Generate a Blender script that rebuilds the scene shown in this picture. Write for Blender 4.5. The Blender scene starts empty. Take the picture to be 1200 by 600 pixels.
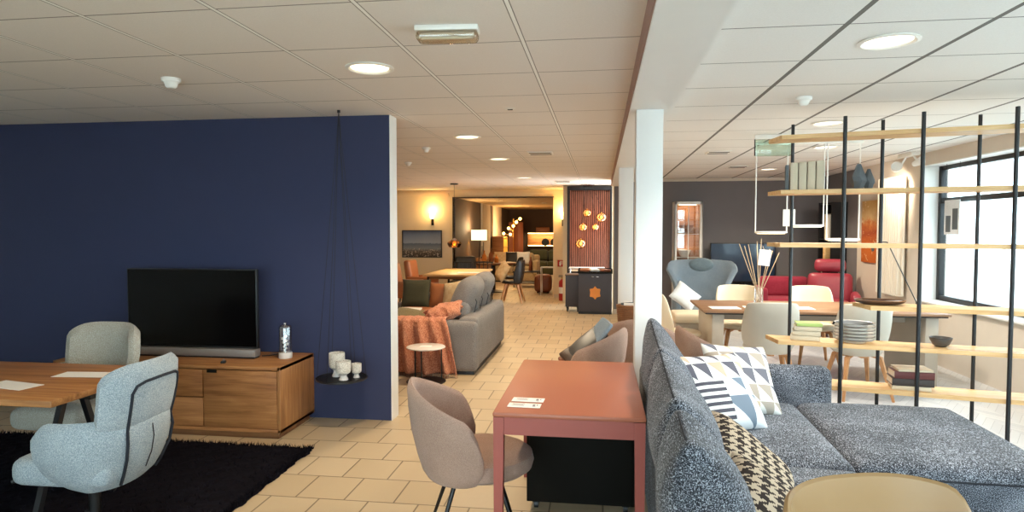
import bpy, bmesh, math, random
from math import sin, cos, pi, radians, sqrt, atan
from mathutils import Vector, Matrix, Euler, noise as mnoise
random.seed(7)
SC = bpy.context.scene
COL = SC.collection

# ------------------------------------------------------------------ camera, world, light, exposure
YAW, PITCH, EYE = atan(104 / 750), atan(31 / 750), 1.58
cam = bpy.data.cameras.new('camera'); cam.sensor_width = 36; cam.lens = 22.5; cam.clip_start = 0.05
co = bpy.data.objects.new('camera', cam); COL.objects.link(co)
co.location = (0, 0, EYE); co.rotation_euler = (pi / 2 - PITCH, 0, YAW)
SC.camera = co
SC.view_settings.view_transform = 'Standard'; SC.view_settings.look = 'None'
SC.view_settings.gamma = 1; SC.view_settings.use_curve_mapping = False
SC.view_settings.exposure = 1.0
SC.cycles.use_denoising = True
SC.cycles.max_bounces = 10; SC.cycles.diffuse_bounces = 6
SC.cycles.sample_clamp_indirect = 6; SC.cycles.caustics_reflective = False; SC.cycles.caustics_refractive = False

def lin(h):
    h = h.lstrip('#'); r = []
    for i in (0, 2, 4):
        c = int(h[i:i + 2], 16) / 255
        r.append(c / 12.92 if c <= .04045 else ((c + .055) / 1.055) ** 2.4)
    return (*r, 1)

W = bpy.data.worlds.new('daylight'); SC.world = W; W.use_nodes = True
wb = W.node_tree.nodes['Background']; wb.inputs[0].default_value = (0.89, 0.965, 1.0, 1); wb.inputs[1].default_value = 5.5

def light(name, kind, loc, power, color=(1, .78, .5), size=.1, rot=(0, 0, 0), size_y=None, spot=150):
    l = bpy.data.lights.new(name, kind); l.energy = power; l.color = color
    if kind == 'AREA':
        l.size = size
        if size_y: l.shape = 'RECTANGLE'; l.size_y = size_y
        else: l.shape = 'DISK'
    else:
        l.shadow_soft_size = size
        if kind == 'SPOT': l.spot_size = radians(spot); l.spot_blend = .6
    o = bpy.data.objects.new(name, l); COL.objects.link(o); o.location = loc; o.rotation_euler = rot
    return o

CE = 2.51                       # ceiling height
WIN_R = [(4.95, 8.5), (1.0, 4.6), (-1.7, .65)]      # right wall openings along y

# ------------------------------------------------------------------ materials
class NT:
    def __init__(s, name):
        s.m = bpy.data.materials.new(name); s.m.use_nodes = True; s.t = s.m.node_tree
        s.b = s.t.nodes['Principled BSDF']; s._co = None
    def n(s, t, **k):
        q = s.t.nodes.new(t)
        for a, v in k.items(): setattr(q, a, v)
        return q
    def put(s, sock, v):
        if hasattr(v, 'links') or isinstance(v, bpy.types.NodeSocket): s.t.links.new(v, sock)
        else: sock.default_value = v
    def co(s):
        if not s._co: s._co = s.n('ShaderNodeTexCoord').outputs['Object']
        return s._co
    def map(s, scale=(1, 1, 1), rot=(0, 0, 0), loc=(0, 0, 0)):
        q = s.n('ShaderNodeMapping'); s.put(q.inputs[0], s.co())
        q.inputs['Scale'].default_value = scale; q.inputs['Rotation'].default_value = rot; q.inputs['Location'].default_value = loc
        return q.outputs[0]
    def ma(s, op, a, b=0.0, c=0.0):
        q = s.n('ShaderNodeMath', operation=op)
        s.put(q.inputs[0], a); s.put(q.inputs[1], b); s.put(q.inputs[2], c)
        return q.outputs[0]
    def xyz(s, v=None):
        q = s.n('ShaderNodeSeparateXYZ'); s.put(q.inputs[0], v if v is not None else s.co()); return q.outputs
    def noise(s, vec, scale, detail=3, rough=.55, dist=0):
        q = s.n('ShaderNodeTexNoise'); s.put(q.inputs['Vector'], vec)
        q.inputs['Scale'].default_value = scale; q.inputs['Detail'].default_value = detail
        q.inputs['Roughness'].default_value = rough; q.inputs['Distortion'].default_value = dist
        return q.outputs['Fac']
    def ramp(s, fac, stops, const=False):
        q = s.n('ShaderNodeValToRGB'); s.put(q.inputs[0], fac); e = q.color_ramp.elements
        if const: q.color_ramp.interpolation = 'CONSTANT'
        while len(e) < len(stops): e.new(.5)
        for i, (p, c) in enumerate(stops): e[i].position = p; e[i].color = lin(c) if isinstance(c, str) else c
        return q.outputs[0]
    def mix(s, f, a, b):
        q = s.n('ShaderNodeMix', data_type='RGBA'); s.put(q.inputs[0], f)
        s.put(q.inputs[6], lin(a) if isinstance(a, str) else a); s.put(q.inputs[7], lin(b) if isinstance(b, str) else b)
        return q.outputs[2]
    def bump(s, h, strength=.3, dist=.002):
        q = s.n('ShaderNodeBump'); q.inputs['Strength'].default_value = strength; q.inputs['Distance'].default_value = dist
        s.put(q.inputs['Height'], h); s.put(s.b.inputs['Normal'], q.outputs[0])
    def fin(s, color, rough=.6, metal=0, spec=.5):
        s.put(s.b.inputs['Base Color'], lin(color) if isinstance(color, str) else color)
        s.put(s.b.inputs['Roughness'], rough); s.b.inputs['Metallic'].default_value = metal
        s.b.inputs['Specular IOR Level'].default_value = spec
        return s.m

def mat(name, c, rough=.6, metal=0, var=.08, vs=6, bump=0, bs=150, spec=.5):
    n = NT(name)
    base = lin(c)
    lo = tuple(max(0, v * (1 - var)) for v in base[:3]) + (1,); hi = tuple(min(1, v * (1 + var)) for v in base[:3]) + (1,)
    f = n.noise(n.co(), vs, 4)
    if bump: n.bump(n.noise(n.co(), bs, 3), bump)
    return n.fin(n.mix(f, lo, hi), rough, metal, spec)

def glow(name, c, strength, c2=None):
    n = NT(name); n.b.inputs['Emission Color'].default_value = lin(c); n.b.inputs['Emission Strength'].default_value = strength
    return n.fin(c2 or c, .5)

def wood(name, dark, mid, light_, axis=0, scale=1.0, rough=.5):
    n = NT(name); sc = [14 * scale] * 3; sc[axis] = 1.1 * scale
    v = n.map(tuple(sc)); f = n.noise(v, 1.6, 6, .62, .6)
    sc2 = [90 * scale] * 3; sc2[axis] = 3 * scale
    g = n.noise(n.map(tuple(sc2)), 1.5, 3)
    f = n.ma('ADD', n.ma('MULTIPLY', f, .75), n.ma('MULTIPLY', g, .25))
    n.bump(g, .12, .001)
    return n.fin(n.ramp(f, [(.32, dark), (.5, mid), (.68, light_)]), rough)

def fabric(name, dark, mid, light_, scale=260, stretch=(1, 1, 1), bump=.5, pos=(.36, .5, .64), rough=.95):
    n = NT(name); f = n.noise(n.map(stretch), scale, 2, .7)
    big = n.noise(n.co(), 5, 3); f2 = n.ma('ADD', f, n.ma('MULTIPLY', n.ma('SUBTRACT', big, .5), .18))
    n.bump(f, bump, .003)
    n.b.inputs['Sheen Weight'].default_value = .15
    return n.fin(n.ramp(f2, list(zip(pos, (dark, mid, light_)))), rough, 0, .2)

def glass(name, tint='#ffffff', gl=.08, rough=.02, trans=1.0):
    n = NT(name); t = n.t; t.nodes.remove(n.b)
    tr = n.n('ShaderNodeBsdfTransparent'); tr.inputs[0].default_value = lin(tint)
    g = n.n('ShaderNodeBsdfGlossy'); g.inputs['Roughness'].default_value = rough
    lw = n.n('ShaderNodeLayerWeight'); lw.inputs[0].default_value = .35
    m = n.n('ShaderNodeMixShader'); f = n.ma('ADD', n.ma('MULTIPLY', lw.outputs['Fresnel'], .5), gl)
    t.links.new(f, m.inputs[0]); t.links.new(tr.outputs[0], m.inputs[1]); t.links.new(g.outputs[0], m.inputs[2])
    t.links.new(m.outputs[0], t.nodes['Material Output'].inputs[0])
    return n.m

def ceiling_mat(name, x0, px, y0, py, panel, bar, gap):
    n = NT(name); x, y, z = n.xyz()
    def d(v, o, p):
        q = n.ma('FRACT', n.ma('ADD', n.ma('DIVIDE', n.ma('SUBTRACT', v, o), p), 100.5))
        return n.ma('MULTIPLY', n.ma('ABSOLUTE', n.ma('SUBTRACT', q, .5)), p)
    dx, dy = d(x, x0, px), d(y, y0, py)
    sp = n.noise(n.co(), 120, 2, .7)
    pan = n.mix(n.ma('MULTIPLY', sp, .35), panel, '#c4beb6')
    c = n.mix(n.ma('LESS_THAN', dy, .0045), pan, gap)
    c = n.mix(n.ma('LESS_THAN', dx, .0135), c, gap)
    c = n.mix(n.ma('LESS_THAN', n.ma('ABSOLUTE', n.ma('SUBTRACT', dx, .0)), .0085), c, bar)
    h = n.ma('MULTIPLY', n.ma('GREATER_THAN', dx, .0135), n.ma('GREATER_THAN', dy, .0045))
    n.bump(n.ma('ADD', h, n.ma('MULTIPLY', sp, .12)), .4, .004)
    return n.fin(c, .85, 0, .25)

def tile_mat(name, c1, c2, mortar, bw=.3, rh=.33, rough=.42, x0=-.02, y0=.12):
    n = NT(name)
    q = n.n('ShaderNodeTexBrick'); n.put(q.inputs['Vector'], n.map(loc=(x0, y0, 0)))
    q.offset = .5; q.squash = 1
    q.inputs['Color1'].default_value = lin(c1); q.inputs['Color2'].default_value = lin(c2); q.inputs['Mortar'].default_value = lin(mortar)
    q.inputs['Scale'].default_value = 1; q.inputs['Mortar Size'].default_value = .0055; q.inputs['Mortar Smooth'].default_value = .3
    q.inputs['Brick Width'].default_value = bw; q.inputs['Row Height'].default_value = rh; q.inputs['Bias'].default_value = 0
    f = n.noise(n.co(), 26, 5, .7)
    c = n.mix(n.ma('MULTIPLY', f, .35), q.outputs['Color'], c2)
    n.bump(n.ma('SUBTRACT', n.ma('MULTIPLY', f, .25), q.outputs['Fac']), .35, .003)
    return n.fin(c, rough)

def herring_mat(name, c1, c2, gap):
    n = NT(name); x, y, z = n.xyz()
    # chevron strips: planks rise and fall across each strip
    s = n.ma('DIVIDE', x, .34); zig = n.ma('ABSOLUTE', n.ma('SUBTRACT', n.ma('FRACT', n.ma('ADD', s, 50)), .5))
    v = n.ma('DIVIDE', n.ma('ADD', y, n.ma('MULTIPLY', zig, .5)), .11)
    idx = n.ma('FLOOR', v); fr = n.ma('FRACT', n.ma('ADD', v, 200))
    wn = n.n('ShaderNodeTexWhiteNoise', noise_dimensions='2D'); cb = n.n('ShaderNodeCombineXYZ')
    n.put(cb.inputs[0], idx); n.put(cb.inputs[1], n.ma('FLOOR', n.ma('MULTIPLY', s, 2))); n.put(wn.inputs[0], cb.outputs[0])
    c = n.mix(wn.outputs['Value'], c1, c2)
    c = n.mix(n.ma('LESS_THAN', fr, .04), c, gap)
    return n.fin(c, .3)

M = {}
M['plaster'] = mat('plaster', '#efece6', .8, var=.03, bump=.1, bs=60)
M['cream'] = mat('cream_plaster', '#e6d3b2', .8, var=.04, bump=.1, bs=60)
M['navy'] = mat('navy_paint', '#353a57', .75, var=.06, vs=3, bump=.08, bs=90, spec=.3)
M['grey'] = mat('anthracite_paint', '#787476', .8, var=.05, bump=.08, bs=90, spec=.3)
M['taupe'] = mat('taupe_paint', '#6a5546', .8, var=.05)
M['brownwall'] = mat('brown_paint', '#57463c', .8, var=.06)
M['beigewall'] = mat('beige_paint', '#d3c7b8', .8, var=.04)
M['stripbrown'] = mat('beam_strip_brown', '#a3837a', .7)
M['tile'] = tile_mat('floor_tile', '#cfba9a', '#c0a987', '#6a5843')
M['parquet'] = herring_mat('chevron_parquet', '#d6d6d6', '#c4c5c8', '#9c9c9e')
M['ceilL'] = ceiling_mat('ceiling_panels', -1.007, .62, 2.545, .635, '#efe8e1', '#f7f4ee', '#8f8780')
M['ceilR'] = ceiling_mat('ceiling_panels_bright', 1.10, .62, 3.12, .635, '#f0efec', '#77746f', '#6e6b67')
M['warmceil'] = mat('warm_ceiling', '#c9ab80', .8)
M['white'] = mat('white_paint', '#e6e5e2', .5, var=.02)
M['whiteplastic'] = mat('white_plastic', '#eceae4', .35, var=.02)
M['black'] = mat('black_metal', '#17171a', .45, var=.1)
M['darkmetal'] = mat('dark_metal', '#2c2a2a', .4, .6)
M['chrome'] = mat('chrome', '#c8c8c8', .2, 1)
M['brass'] = mat('brass', '#c79a4e', .3, 1)
M['silver'] = mat('soundbar_silver', '#8d8580', .4, .3)
M['screen'] = mat('black_screen', '#040405', .2, var=.05, spec=.2)
M['oak'] = wood('oak', '#7f4f29', '#a66f3f', '#bf8852', 0)
M['oakside'] = wood('oak_end', '#80522b', '#a87344', '#c28d58', 2)
M['oaklight'] = wood('light_oak', '#c79a62', '#dcb27a', '#e8c592', 0, 1.2)
M['beech'] = wood('beech_legs', '#a8744a', '#bd8a5c', '#cf9f72', 2, 2)
M['walnut'] = wood('walnut', '#5c3a22', '#79502f', '#94683f', 0)
M['tablewood'] = wood('dark_oak_top', '#6d4c36', '#8c674a', '#a58260', 0)
M['terracotta'] = mat('terracotta_lacquer', '#aa644b', .40, var=.03, vs=2, spec=.4)
M['terraedge'] = mat('terracotta_frame', '#9a4b40', .5, var=.04)
M['mauve'] = fabric('mauve_wool', '#866a5d', '#a18373', '#b59888', 420, bump=.4)
M['boucle'] = fabric('boucle_blue_grey', '#78848b', '#969fa4', '#b4bbbe', 240, bump=.8)
M['boucletan'] = fabric('boucle_taupe_grey', '#8c8678', '#a39d90', '#b7b5ab', 240, bump=.6)
M['tweed'] = fabric('tweed_blue_grey', '#1a1c22', '#383c46', '#b2b6c0', 210, (1.3, .35, 1.3), .8, (.42, .51, .66))
M['tweedback'] = fabric('tweed_blue_grey_back', '#1a1c22', '#383c46', '#b2b6c0', 210, (1.3, .35, 1.3), .8, (.42, .51, .66))
M['piping'] = mat('dark_piping', '#1d1f27', .9)
M['greysofa'] = fabric('grey_velour', '#67605b', '#7d7671', '#8f8883', 160, bump=.3)
M['olive'] = fabric('olive_cushion', '#6f6448', '#857858', '#978a68', 200)
M['darkolive'] = fabric('dark_green_cushion', '#3d3b2c', '#4c4a37', '#5a5843', 200)
M['leather'] = mat('tan_leather', '#a4643c', .45, var=.15, vs=5, bump=.2, bs=60)
M['brownleather'] = mat('brown_leather', '#8a4f33', .45, var=.15, vs=5, bump=.2, bs=60)
M['redfab'] = fabric('red_wool', '#86223a', '#9c2f46', '#b0485a', 200)
M['redleather'] = mat('red_leather', '#993444', .4, var=.12, bump=.15, bs=50)
M['throw'] = fabric('terracotta_throw', '#a45e46', '#c27b5b', '#d89b78', 130, (1, 1, .5), .9, (.38, .5, .64))
M['throwpink'] = fabric('terracotta_throw_fringe', '#a85a44', '#bd7258', '#c98a6a', 90)
M['bluegrey'] = fabric('blue_grey_wool', '#6f7b84', '#84909a', '#97a2aa', 260, bump=.3)
M['headrest'] = fabric('headrest_knit', '#5c6a72', '#75838a', '#8d9a9f', 160, (3, 1, 1), .8)
M['shellgrey'] = mat('shell_grey_leather', '#bdb6a8', .5, var=.05, bump=.1, bs=70)
M['shellcream'] = mat('shell_cream_leather', '#e9d9bd', .5, var=.04, bump=.1, bs=70)
M['shellbeige'] = mat('shell_beige_leather', '#94724a', .45, var=.05, vs=3, bump=.08, bs=80)
M['whitecush'] = fabric('white_cotton', '#cfd5d8', '#e6eaec', '#f6f8f8', 200)
M['paper'] = mat('paper', '#f3efe8', .8, var=.02)
M['ink'] = mat('printed_ink', '#77707a', .8)
M['glass'] = glass('clear_glass')
M['pane'] = glass('window_pane', '#eef8fb', .05)
M['acrylic'] = glass('clear_acrylic', '#efe7d8', .10)
M['smoke'] = glass('smoked_glass', '#b58a5c', .10)
M['greenglass'] = glass('green_acrylic', '#e0efe6', .06)
M['stone'] = fabric('speckled_ceramic', '#9c9184', '#cbc3b6', '#e4ddd2', 130, bump=.2, pos=(.3, .46, .62), rough=.6)
M['marble'] = mat('white_marble', '#d9cfc6', .5, var=.1)
M['concrete'] = mat('grey_ceramic', '#5d6468', .7, var=.15, vs=14, bump=.2)
M['greyplastic'] = mat('anthracite_laminate', '#43424a', .55)
M['blackbox'] = mat('black_laminate', '#14120e', .8, var=.15, spec=.15)
M['orange'] = mat('orange_leather', '#e8923c', .5, var=.1)
M['extred'] = mat('extinguisher_red', '#b0201c', .35)
M['warmlamp'] = glow('warm_diffuser', '#ffe9bd', 2.2)
M['coollamp'] = glow('daylight_diffuser', '#fff3d8', 2.0)
M['bulb'] = glow('bulb_filament', '#ffc562', 9)
M['sconceglow'] = glow('sconce_diffuser', '#ffd98a', 9)
M['shadeglow'] = glow('lit_lamp_shade', '#ffe6ae', 1.3)
M['led'] = glow('led_strip', '#ffdf9a', 5)
M['wicker'] = wood('wicker', '#5c3c28', '#7d5436', '#9a6c48', 0, 3)
M['yellow'] = glow('lamplit_cabinet', '#d9962e', .35)  # emission stands in for lamplight falling on the cabinet
M['kraft'] = mat('book_cloth', '#cdbfa6', .8)
M['greenbook'] = mat('green_book_cover', '#a9bf6c', .6)
M['darkbook'] = mat('dark_book_cover', '#3a322f', .6)
M['redbook'] = mat('dark_red_book_cover', '#5d2c2a', .6)
M['porcelain'] = mat('porcelain', '#e7e3dc', .25, var=.03)
M['rim'] = mat('dark_plate_rim', '#4d4a48', .4)
M['creamsofa'] = fabric('cream_sofa', '#a08c6a', '#bda885', '#d0bd9a', 200)
M['darkgreen'] = fabric('dark_green_sofa', '#2b2e22', '#393c2c', '#474a38', 200)
M['reed'] = mat('dried_reed', '#b9a488', .8)
M['greige'] = mat('greige_lacquer', '#b0a596', .5)
M['reflectscreen'] = mat('blue_reflection_screen', '#2c3b52', .07, var=.15)  # blue of the reflections is put into the screen's base colour
M['radiator'] = mat('cream_radiator', '#e5dccb', .4, var=.02)
M['leafbrown'] = mat('dark_wood_tray', '#4b3528', .45)

def hound():
    n = NT('houndstooth_wool'); x, y, z = n.xyz(); s = 8 / .060
    i = n.ma('FLOOR', n.ma('MULTIPLY', n.ma('ADD', x, 5), s)); j = n.ma('FLOOR', n.ma('MULTIPLY', n.ma('ADD', y, 5), s))
    A = n.ma('LESS_THAN', n.ma('MODULO', i, 8), 4); B = n.ma('LESS_THAN', n.ma('MODULO', j, 8), 4)
    T = n.ma('LESS_THAN', n.ma('MODULO', n.ma('ADD', i, j), 4), 2)
    f = n.ma('ADD', n.ma('MULTIPLY', A, T), n.ma('MULTIPLY', B, n.ma('SUBTRACT', 1, T)))
    n.bump(n.noise(n.co(), 300, 2), .5, .002)
    return n.fin(n.mix(f, '#b5a48f', '#2f2622'), .95, 0, .2)
M['hound'] = hound()

def geo():
    n = NT('geometric_print_cotton'); x, y, z = n.xyz()
    u = n.ma('MULTIPLY', n.ma('ADD', x, .25), 2.0); v = n.ma('MULTIPLY', n.ma('ADD', y, .25), 2.0)     # 0..1
    k = 5
    cu, cv = n.ma('FRACT', n.ma('MULTIPLY', u, k)), n.ma('FRACT', n.ma('MULTIPLY', v, k))
    tri = n.ma('GREATER_THAN', n.ma('ADD', cu, cv), 1.0)
    st = n.ma('LESS_THAN', n.ma('FRACT', n.ma('MULTIPLY', v, 13)), .5)
    wn = n.n('ShaderNodeTexWhiteNoise', noise_dimensions='2D'); cb = n.n('ShaderNodeCombineXYZ')
    n.put(cb.inputs[0], n.ma('FLOOR', n.ma('MULTIPLY', u, k))); n.put(cb.inputs[1], n.ma('FLOOR', n.ma('MULTIPLY', v, k))); n.put(wn.inputs[0], cb.outputs[0])
    shade = n.ramp(wn.outputs['Value'], [(0, '#5d5c66'), (.45, '#858590'), (.75, '#b9a893')], True)
    top = n.ma('GREATER_THAN', v, .60); right = n.ma('GREATER_THAN', u, .52)
    stripes = n.mix(st, '#dedddb', '#504f58')
    big = n.mix(n.ma('GREATER_THAN', n.ma('ADD', n.ma('FRACT', n.ma('MULTIPLY', u, 2.5)), n.ma('FRACT', n.ma('MULTIPLY', v, 2.5))), 1.1), '#dcdcde', '#74808e')
    lowp = n.mix(right, stripes, big)
    upp = n.mix(tri, '#dddcd8', shade)
    n.bump(n.noise(n.co(), 350, 2), .3, .002)
    return n.fin(n.mix(top, lowp, upp), .9, 0, .2)
M['geo'] = geo()
def geo2():
    n = NT('triangle_print_cotton'); x, y, z = n.xyz()
    u = n.ma('MULTIPLY', n.ma('ADD', x, .25), 10.0); v = n.ma('MULTIPLY', n.ma('ADD', y, .25), 10.0)
    tri = n.ma('GREATER_THAN', n.ma('ADD', n.ma('FRACT', u), n.ma('FRACT', v)), 1.0)
    wn = n.n('ShaderNodeTexWhiteNoise', noise_dimensions='2D'); cb = n.n('ShaderNodeCombineXYZ')
    n.put(cb.inputs[0], n.ma('FLOOR', u)); n.put(cb.inputs[1], n.ma('FLOOR', v)); n.put(wn.inputs[0], cb.outputs[0])
    shade = n.ramp(wn.outputs['Value'], [(0, '#c9b69b'), (.4, '#a59a8e'), (.7, '#6c6b74')], True)
    return n.fin(n.mix(tri, '#dddad4', shade), .9, 0, .2)
M['geo2'] = geo2()
def patch():
    n = NT('cream_check_cotton'); x, y, z = n.xyz()
    cb = n.n('ShaderNodeTexChecker'); n.put(cb.inputs[0], n.co()); cb.inputs['Scale'].default_value = 16
    cb.inputs['Color1'].default_value = lin('#d8bb90'); cb.inputs['Color2'].default_value = lin('#c9a273')
    return n.fin(n.mix(n.noise(n.co(), 30, 3), cb.outputs[0], '#e0c9a4'), .9, 0, .2)
M['patch'] = patch()
def seascape():
    n = NT('seascape_print'); x, y, z = n.xyz()
    t = n.ma('ADD', n.ma('DIVIDE', z, .6), n.ma('MULTIPLY', n.ma('SUBTRACT', n.noise(n.co(), 9, 5, .7), .5), .12))
    base = n.ramp(t, [(.0, '#3a322c'), (.22, '#5c534b'), (.33, '#7a858c'), (.52, '#56657a'), (.56, '#8f9db2'), (1.0, '#5a6a88')])
    rocks = n.ma('MULTIPLY', n.ma('GREATER_THAN', n.noise(n.co(), 22, 3, .7), .57), n.ma('LESS_THAN', t, .34))
    return n.fin(n.mix(rocks, base, '#b7aca0'), .4)
M['seascape'] = seascape()
def abstract():
    n = NT('orange_abstract_paint'); x, y, z = n.xyz()
    t = n.ma('ADD', n.ma('DIVIDE', z, .95), n.ma('MULTIPLY', n.ma('SUBTRACT', n.noise(n.co(), 7, 6, .75, .5), .5), .55))
    c = n.ramp(t, [(.0, '#c2631f'), (.25, '#d1712c'), (.45, '#a8451d'), (.6, '#d07a3a'), (.68, '#d8b27c'), (.95, '#c79a52')])
    fl = n.ma('GREATER_THAN', n.noise(n.co(), 14, 4, .7), .63)
    return n.fin(n.mix(fl, c, '#e6c8a2'), .6)
M['abstract'] = abstract()
M['slat'] = wood('reddish_slat', '#7a4a38', '#9c6450', '#b57c66', 2, 1.5)
M['slatback'] = mat('slat_backing', '#2a1a16', .8)

# ------------------------------------------------------------------ mesh helpers
class MB:
    def __init__(s): s.bm = bmesh.new()
    def box(s, c, d, bev=0, rot=None, seg=2):
        m = Matrix.Translation(c)
        if rot: m = m @ Euler(rot).to_matrix().to_4x4()
        m = m @ Matrix.Diagonal((*d, 1))
        r = bmesh.ops.create_cube(s.bm, size=1, matrix=m)
        if bev:
            ed = list({e for v in r['verts'] for e in v.link_edges})
            bmesh.ops.bevel(s.bm, geom=ed, offset=bev, segments=seg, affect='EDGES', profile=.5)
        return s
    def bx(s, x0, x1, y0, y1, z0, z1, bev=0): return s.box(((x0 + x1) / 2, (y0 + y1) / 2, (z0 + z1) / 2), (x1 - x0, y1 - y0, z1 - z0), bev)
    def rings(s, rings, cap=True, closed=False):
        bm = s.bm; R = [[bm.verts.new(p) for p in r] for r in rings]; n = len(R[0]); k = len(R)
        for i in range(k if closed else k - 1):
            a, b = R[i], R[(i + 1) % k]
            for j in range(n):
                try: bm.faces.new((a[j], a[(j + 1) % n], b[(j + 1) % n], b[j]))
                except ValueError: pass
        if cap and not closed:
            for r in (R[0][::-1], R[-1]):
                try: bm.faces.new(r)
                except ValueError: pass
        return s
    def tube(s, pts, r, seg=8, closed=False):
        P = [Vector(p) for p in pts]; n = len(P); rs = r if isinstance(r, (list, tuple)) else [r] * n
        rg = []; up = None
        for i in range(n):
            if closed: t = (P[(i + 1) % n] - P[i - 1]).normalized()
            else: t = (P[min(i + 1, n - 1)] - P[max(i - 1, 0)]).normalized()
            if up is None:
                up = Vector((0, 0, 1)) if abs(t.z) < .9 else Vector((1, 0, 0))
            a = (up - t * up.dot(t)).normalized(); b = t.cross(a); up = a
            o = pi / 4 if seg == 4 else 0
            rg.append([P[i] + (a * cos(2 * pi * j / seg + o) + b * sin(2 * pi * j / seg + o)) * rs[i] for j in range(seg)])
        return s.rings(rg, True, closed)
    def lathe(s, prof, seg=28, c=(0, 0, 0), sx=1, sy=1, cap=False):
        rg = [[(c[0] + max(r, 1e-4) * cos(2 * pi * j / seg) * sx, c[1] + max(r, 1e-4) * sin(2 * pi * j / seg) * sy, c[2] + z) for j in range(seg)] for r, z in prof]
        ring = not cap and prof[0][0] > .003 and prof[-1][0] > .003 and len(prof) > 3
        return s.rings(rg, not ring, ring)
    def cyl(s, c, r, h, seg=24, bev=0):
        b = min(bev, r * .5, h * .5)
        pr = [(r, 0), (r, h)] if not b else [(r - b, 0), (r - b * .3, b * .3), (r, b), (r, h - b), (r - b * .3, h - b * .3), (r - b, h)]
        return s.lathe(pr, seg, c, cap=True)
    def prism(s, poly, z0, z1, f=lambda x, y, z: (x, y, z)):
        return s.rings([[f(x, y, z0) for x, y in poly], [f(x, y, z1) for x, y in poly]])
    def ball(s, c, r, seg=20, sx=1, sy=1, sz=1):
        pr = [(r * sin(pi * k / 12) , -r * cos(pi * k / 12) * sz) for k in range(13)]
        return s.lathe(pr, seg, c, sx, sy)
    def soft(s, c, d, r, bulge=(0, 0, 0), rot=None, n=7, wob=0.0, seed=0):
        """a rounded upholstered block: d full size, r edge radius, bulge swells the faces along x, y, z"""
        h = [v / 2 for v in d]; r = min(r, min(h) * .98)
        def co(a):
            e = [0, .25, .6, 1]
            lo = [-a + r * (1 - cos(q * pi / 2)) for q in e]
            mid = [-a + r + (2 * a - 2 * r) * i / n for i in range(1, n)]
            return lo + mid + [-v for v in lo[::-1]]
        X, Y, Z = co(h[0]), co(h[1]), co(h[2])
        R = Euler(rot).to_matrix() if rot else Matrix.Identity(3); C = Vector(c)
        cache = {}
        def vert(x, y, z):
            k = (round(x, 5), round(y, 5), round(z, 5))
            if k in cache: return cache[k]
            p = Vector((x, y, z)); q = Vector([max(-h[i] + r, min(h[i] - r, p[i])) for i in range(3)])
            dv = p - q
            if dv.length > 1e-9: p = q + dv.normalized() * r
            u = [p[i] / h[i] for i in range(3)]
            for i in range(3):
                if bulge[i]:
                    a, b = (i + 1) % 3, (i + 2) % 3
                    p[i] += bulge[i] * u[i] * max(0, 1 - u[a] ** 2) ** .7 * max(0, 1 - u[b] ** 2) ** .7
            if wob:
                w = mnoise.noise_vector(p * 5 + Vector((seed, seed * 2, 0))); p += w * wob
            v = s.bm.verts.new(C + R @ p); cache[k] = v; return v
        def face(A, B, f):
            for i in range(len(A) - 1):
                for j in range(len(B) - 1):
                    q = [vert(*f(A[i], B[j])), vert(*f(A[i + 1], B[j])), vert(*f(A[i + 1], B[j + 1])), vert(*f(A[i], B[j + 1]))]
                    if len(set(q)) == 4:
                        try: s.bm.faces.new(q)
                        except ValueError: pass
        for z in (-h[2], h[2]): face(X, Y, lambda a, b: (a, b, z))
        for y in (-h[1], h[1]): face(X, Z, lambda a, b: (a, y, b))
        for x in (-h[0], h[0]): face(Y, Z, lambda a, b: (x, a, b))
        return s
    def pillow(s, w, h, t, n=16, wob=.006, seed=0):
        for sg in (1, -1):
            g = []
            for i in range(n + 1):
                row = []
                for j in range(n + 1):
                    u = sin((i / n - .5) * pi); v = sin((j / n - .5) * pi)
                    x = w / 2 * u * (1 - .07 * (1 - v * v)); y = h / 2 * v * (1 - .07 * (1 - u * u))
                    z = sg * t / 2 * (max(0, (1 - u ** 4)) * max(0, (1 - v ** 4))) ** .5
                    if abs(u) < .999 and abs(v) < .999: z += wob * mnoise.noise((x * 9 + seed, y * 9, sg))
                    row.append(s.bm.verts.new((x, y, z)))
                g.append(row)
            for i in range(n):
                for j in range(n): s.bm.faces.new((g[i][j], g[i + 1][j], g[i + 1][j + 1], g[i][j + 1]))
        bmesh.ops.remove_doubles(s.bm, verts=s.bm.verts[:], dist=1e-5)
        return s
    def shell(s, thm, rx0, rx1, ry0, ry1, top, bot, thick, n=30, bulge=0., pw=2.0, cx=0, flare=1.0):
        """curved upholstered shell round the back (-x); radii go from rx0/ry0 at the bottom to rx1/ry1 at the top"""
        rg = []
        F = [0, .08, .25, .5, .75, .92, 1]
        for i in range(n + 1):
            q = -1 + 2 * i / n; th = thm * sin(q * pi / 2) * .35 + thm * q * .65
            edge = sqrt(max(0.0, 1 - ((abs(q) - .9) / .1) ** 2)) if abs(q) > .9 else 1
            edge = max(edge, .12)
            t, b = top(abs(th)), bot(abs(th)); ca, sa = cos(th), sin(th)
            ca = math.copysign(abs(ca) ** (2 / pw), ca); sa = math.copysign(abs(sa) ** (2 / pw), sa)
            def pt(f, off):
                k = f ** flare; rx = rx0 + (rx1 - rx0) * k + bulge * sin(pi * f) - off; ry = ry0 + (ry1 - ry0) * k + bulge * sin(pi * f) - off
                return (cx - rx * ca, ry * sa, b + (t - b) * f)
            T = thick * edge; o0 = (thick - T) / 2
            out = [pt(f, o0 + (T * .25 if f in (0, 1) else 0)) for f in F]
            inn = [pt(f, o0 + T - (T * .25 if f in (0, 1) else 0)) for f in F]
            m = pt(1, o0 + T / 2); mid = (m[0], m[1], m[2] + T * .22)
            mb = pt(0, o0 + T / 2); midb = (mb[0], mb[1], mb[2] - T * .22)
            rg.append(out + [mid] + inn[::-1] + [midb])
        return s.rings(rg)
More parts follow.
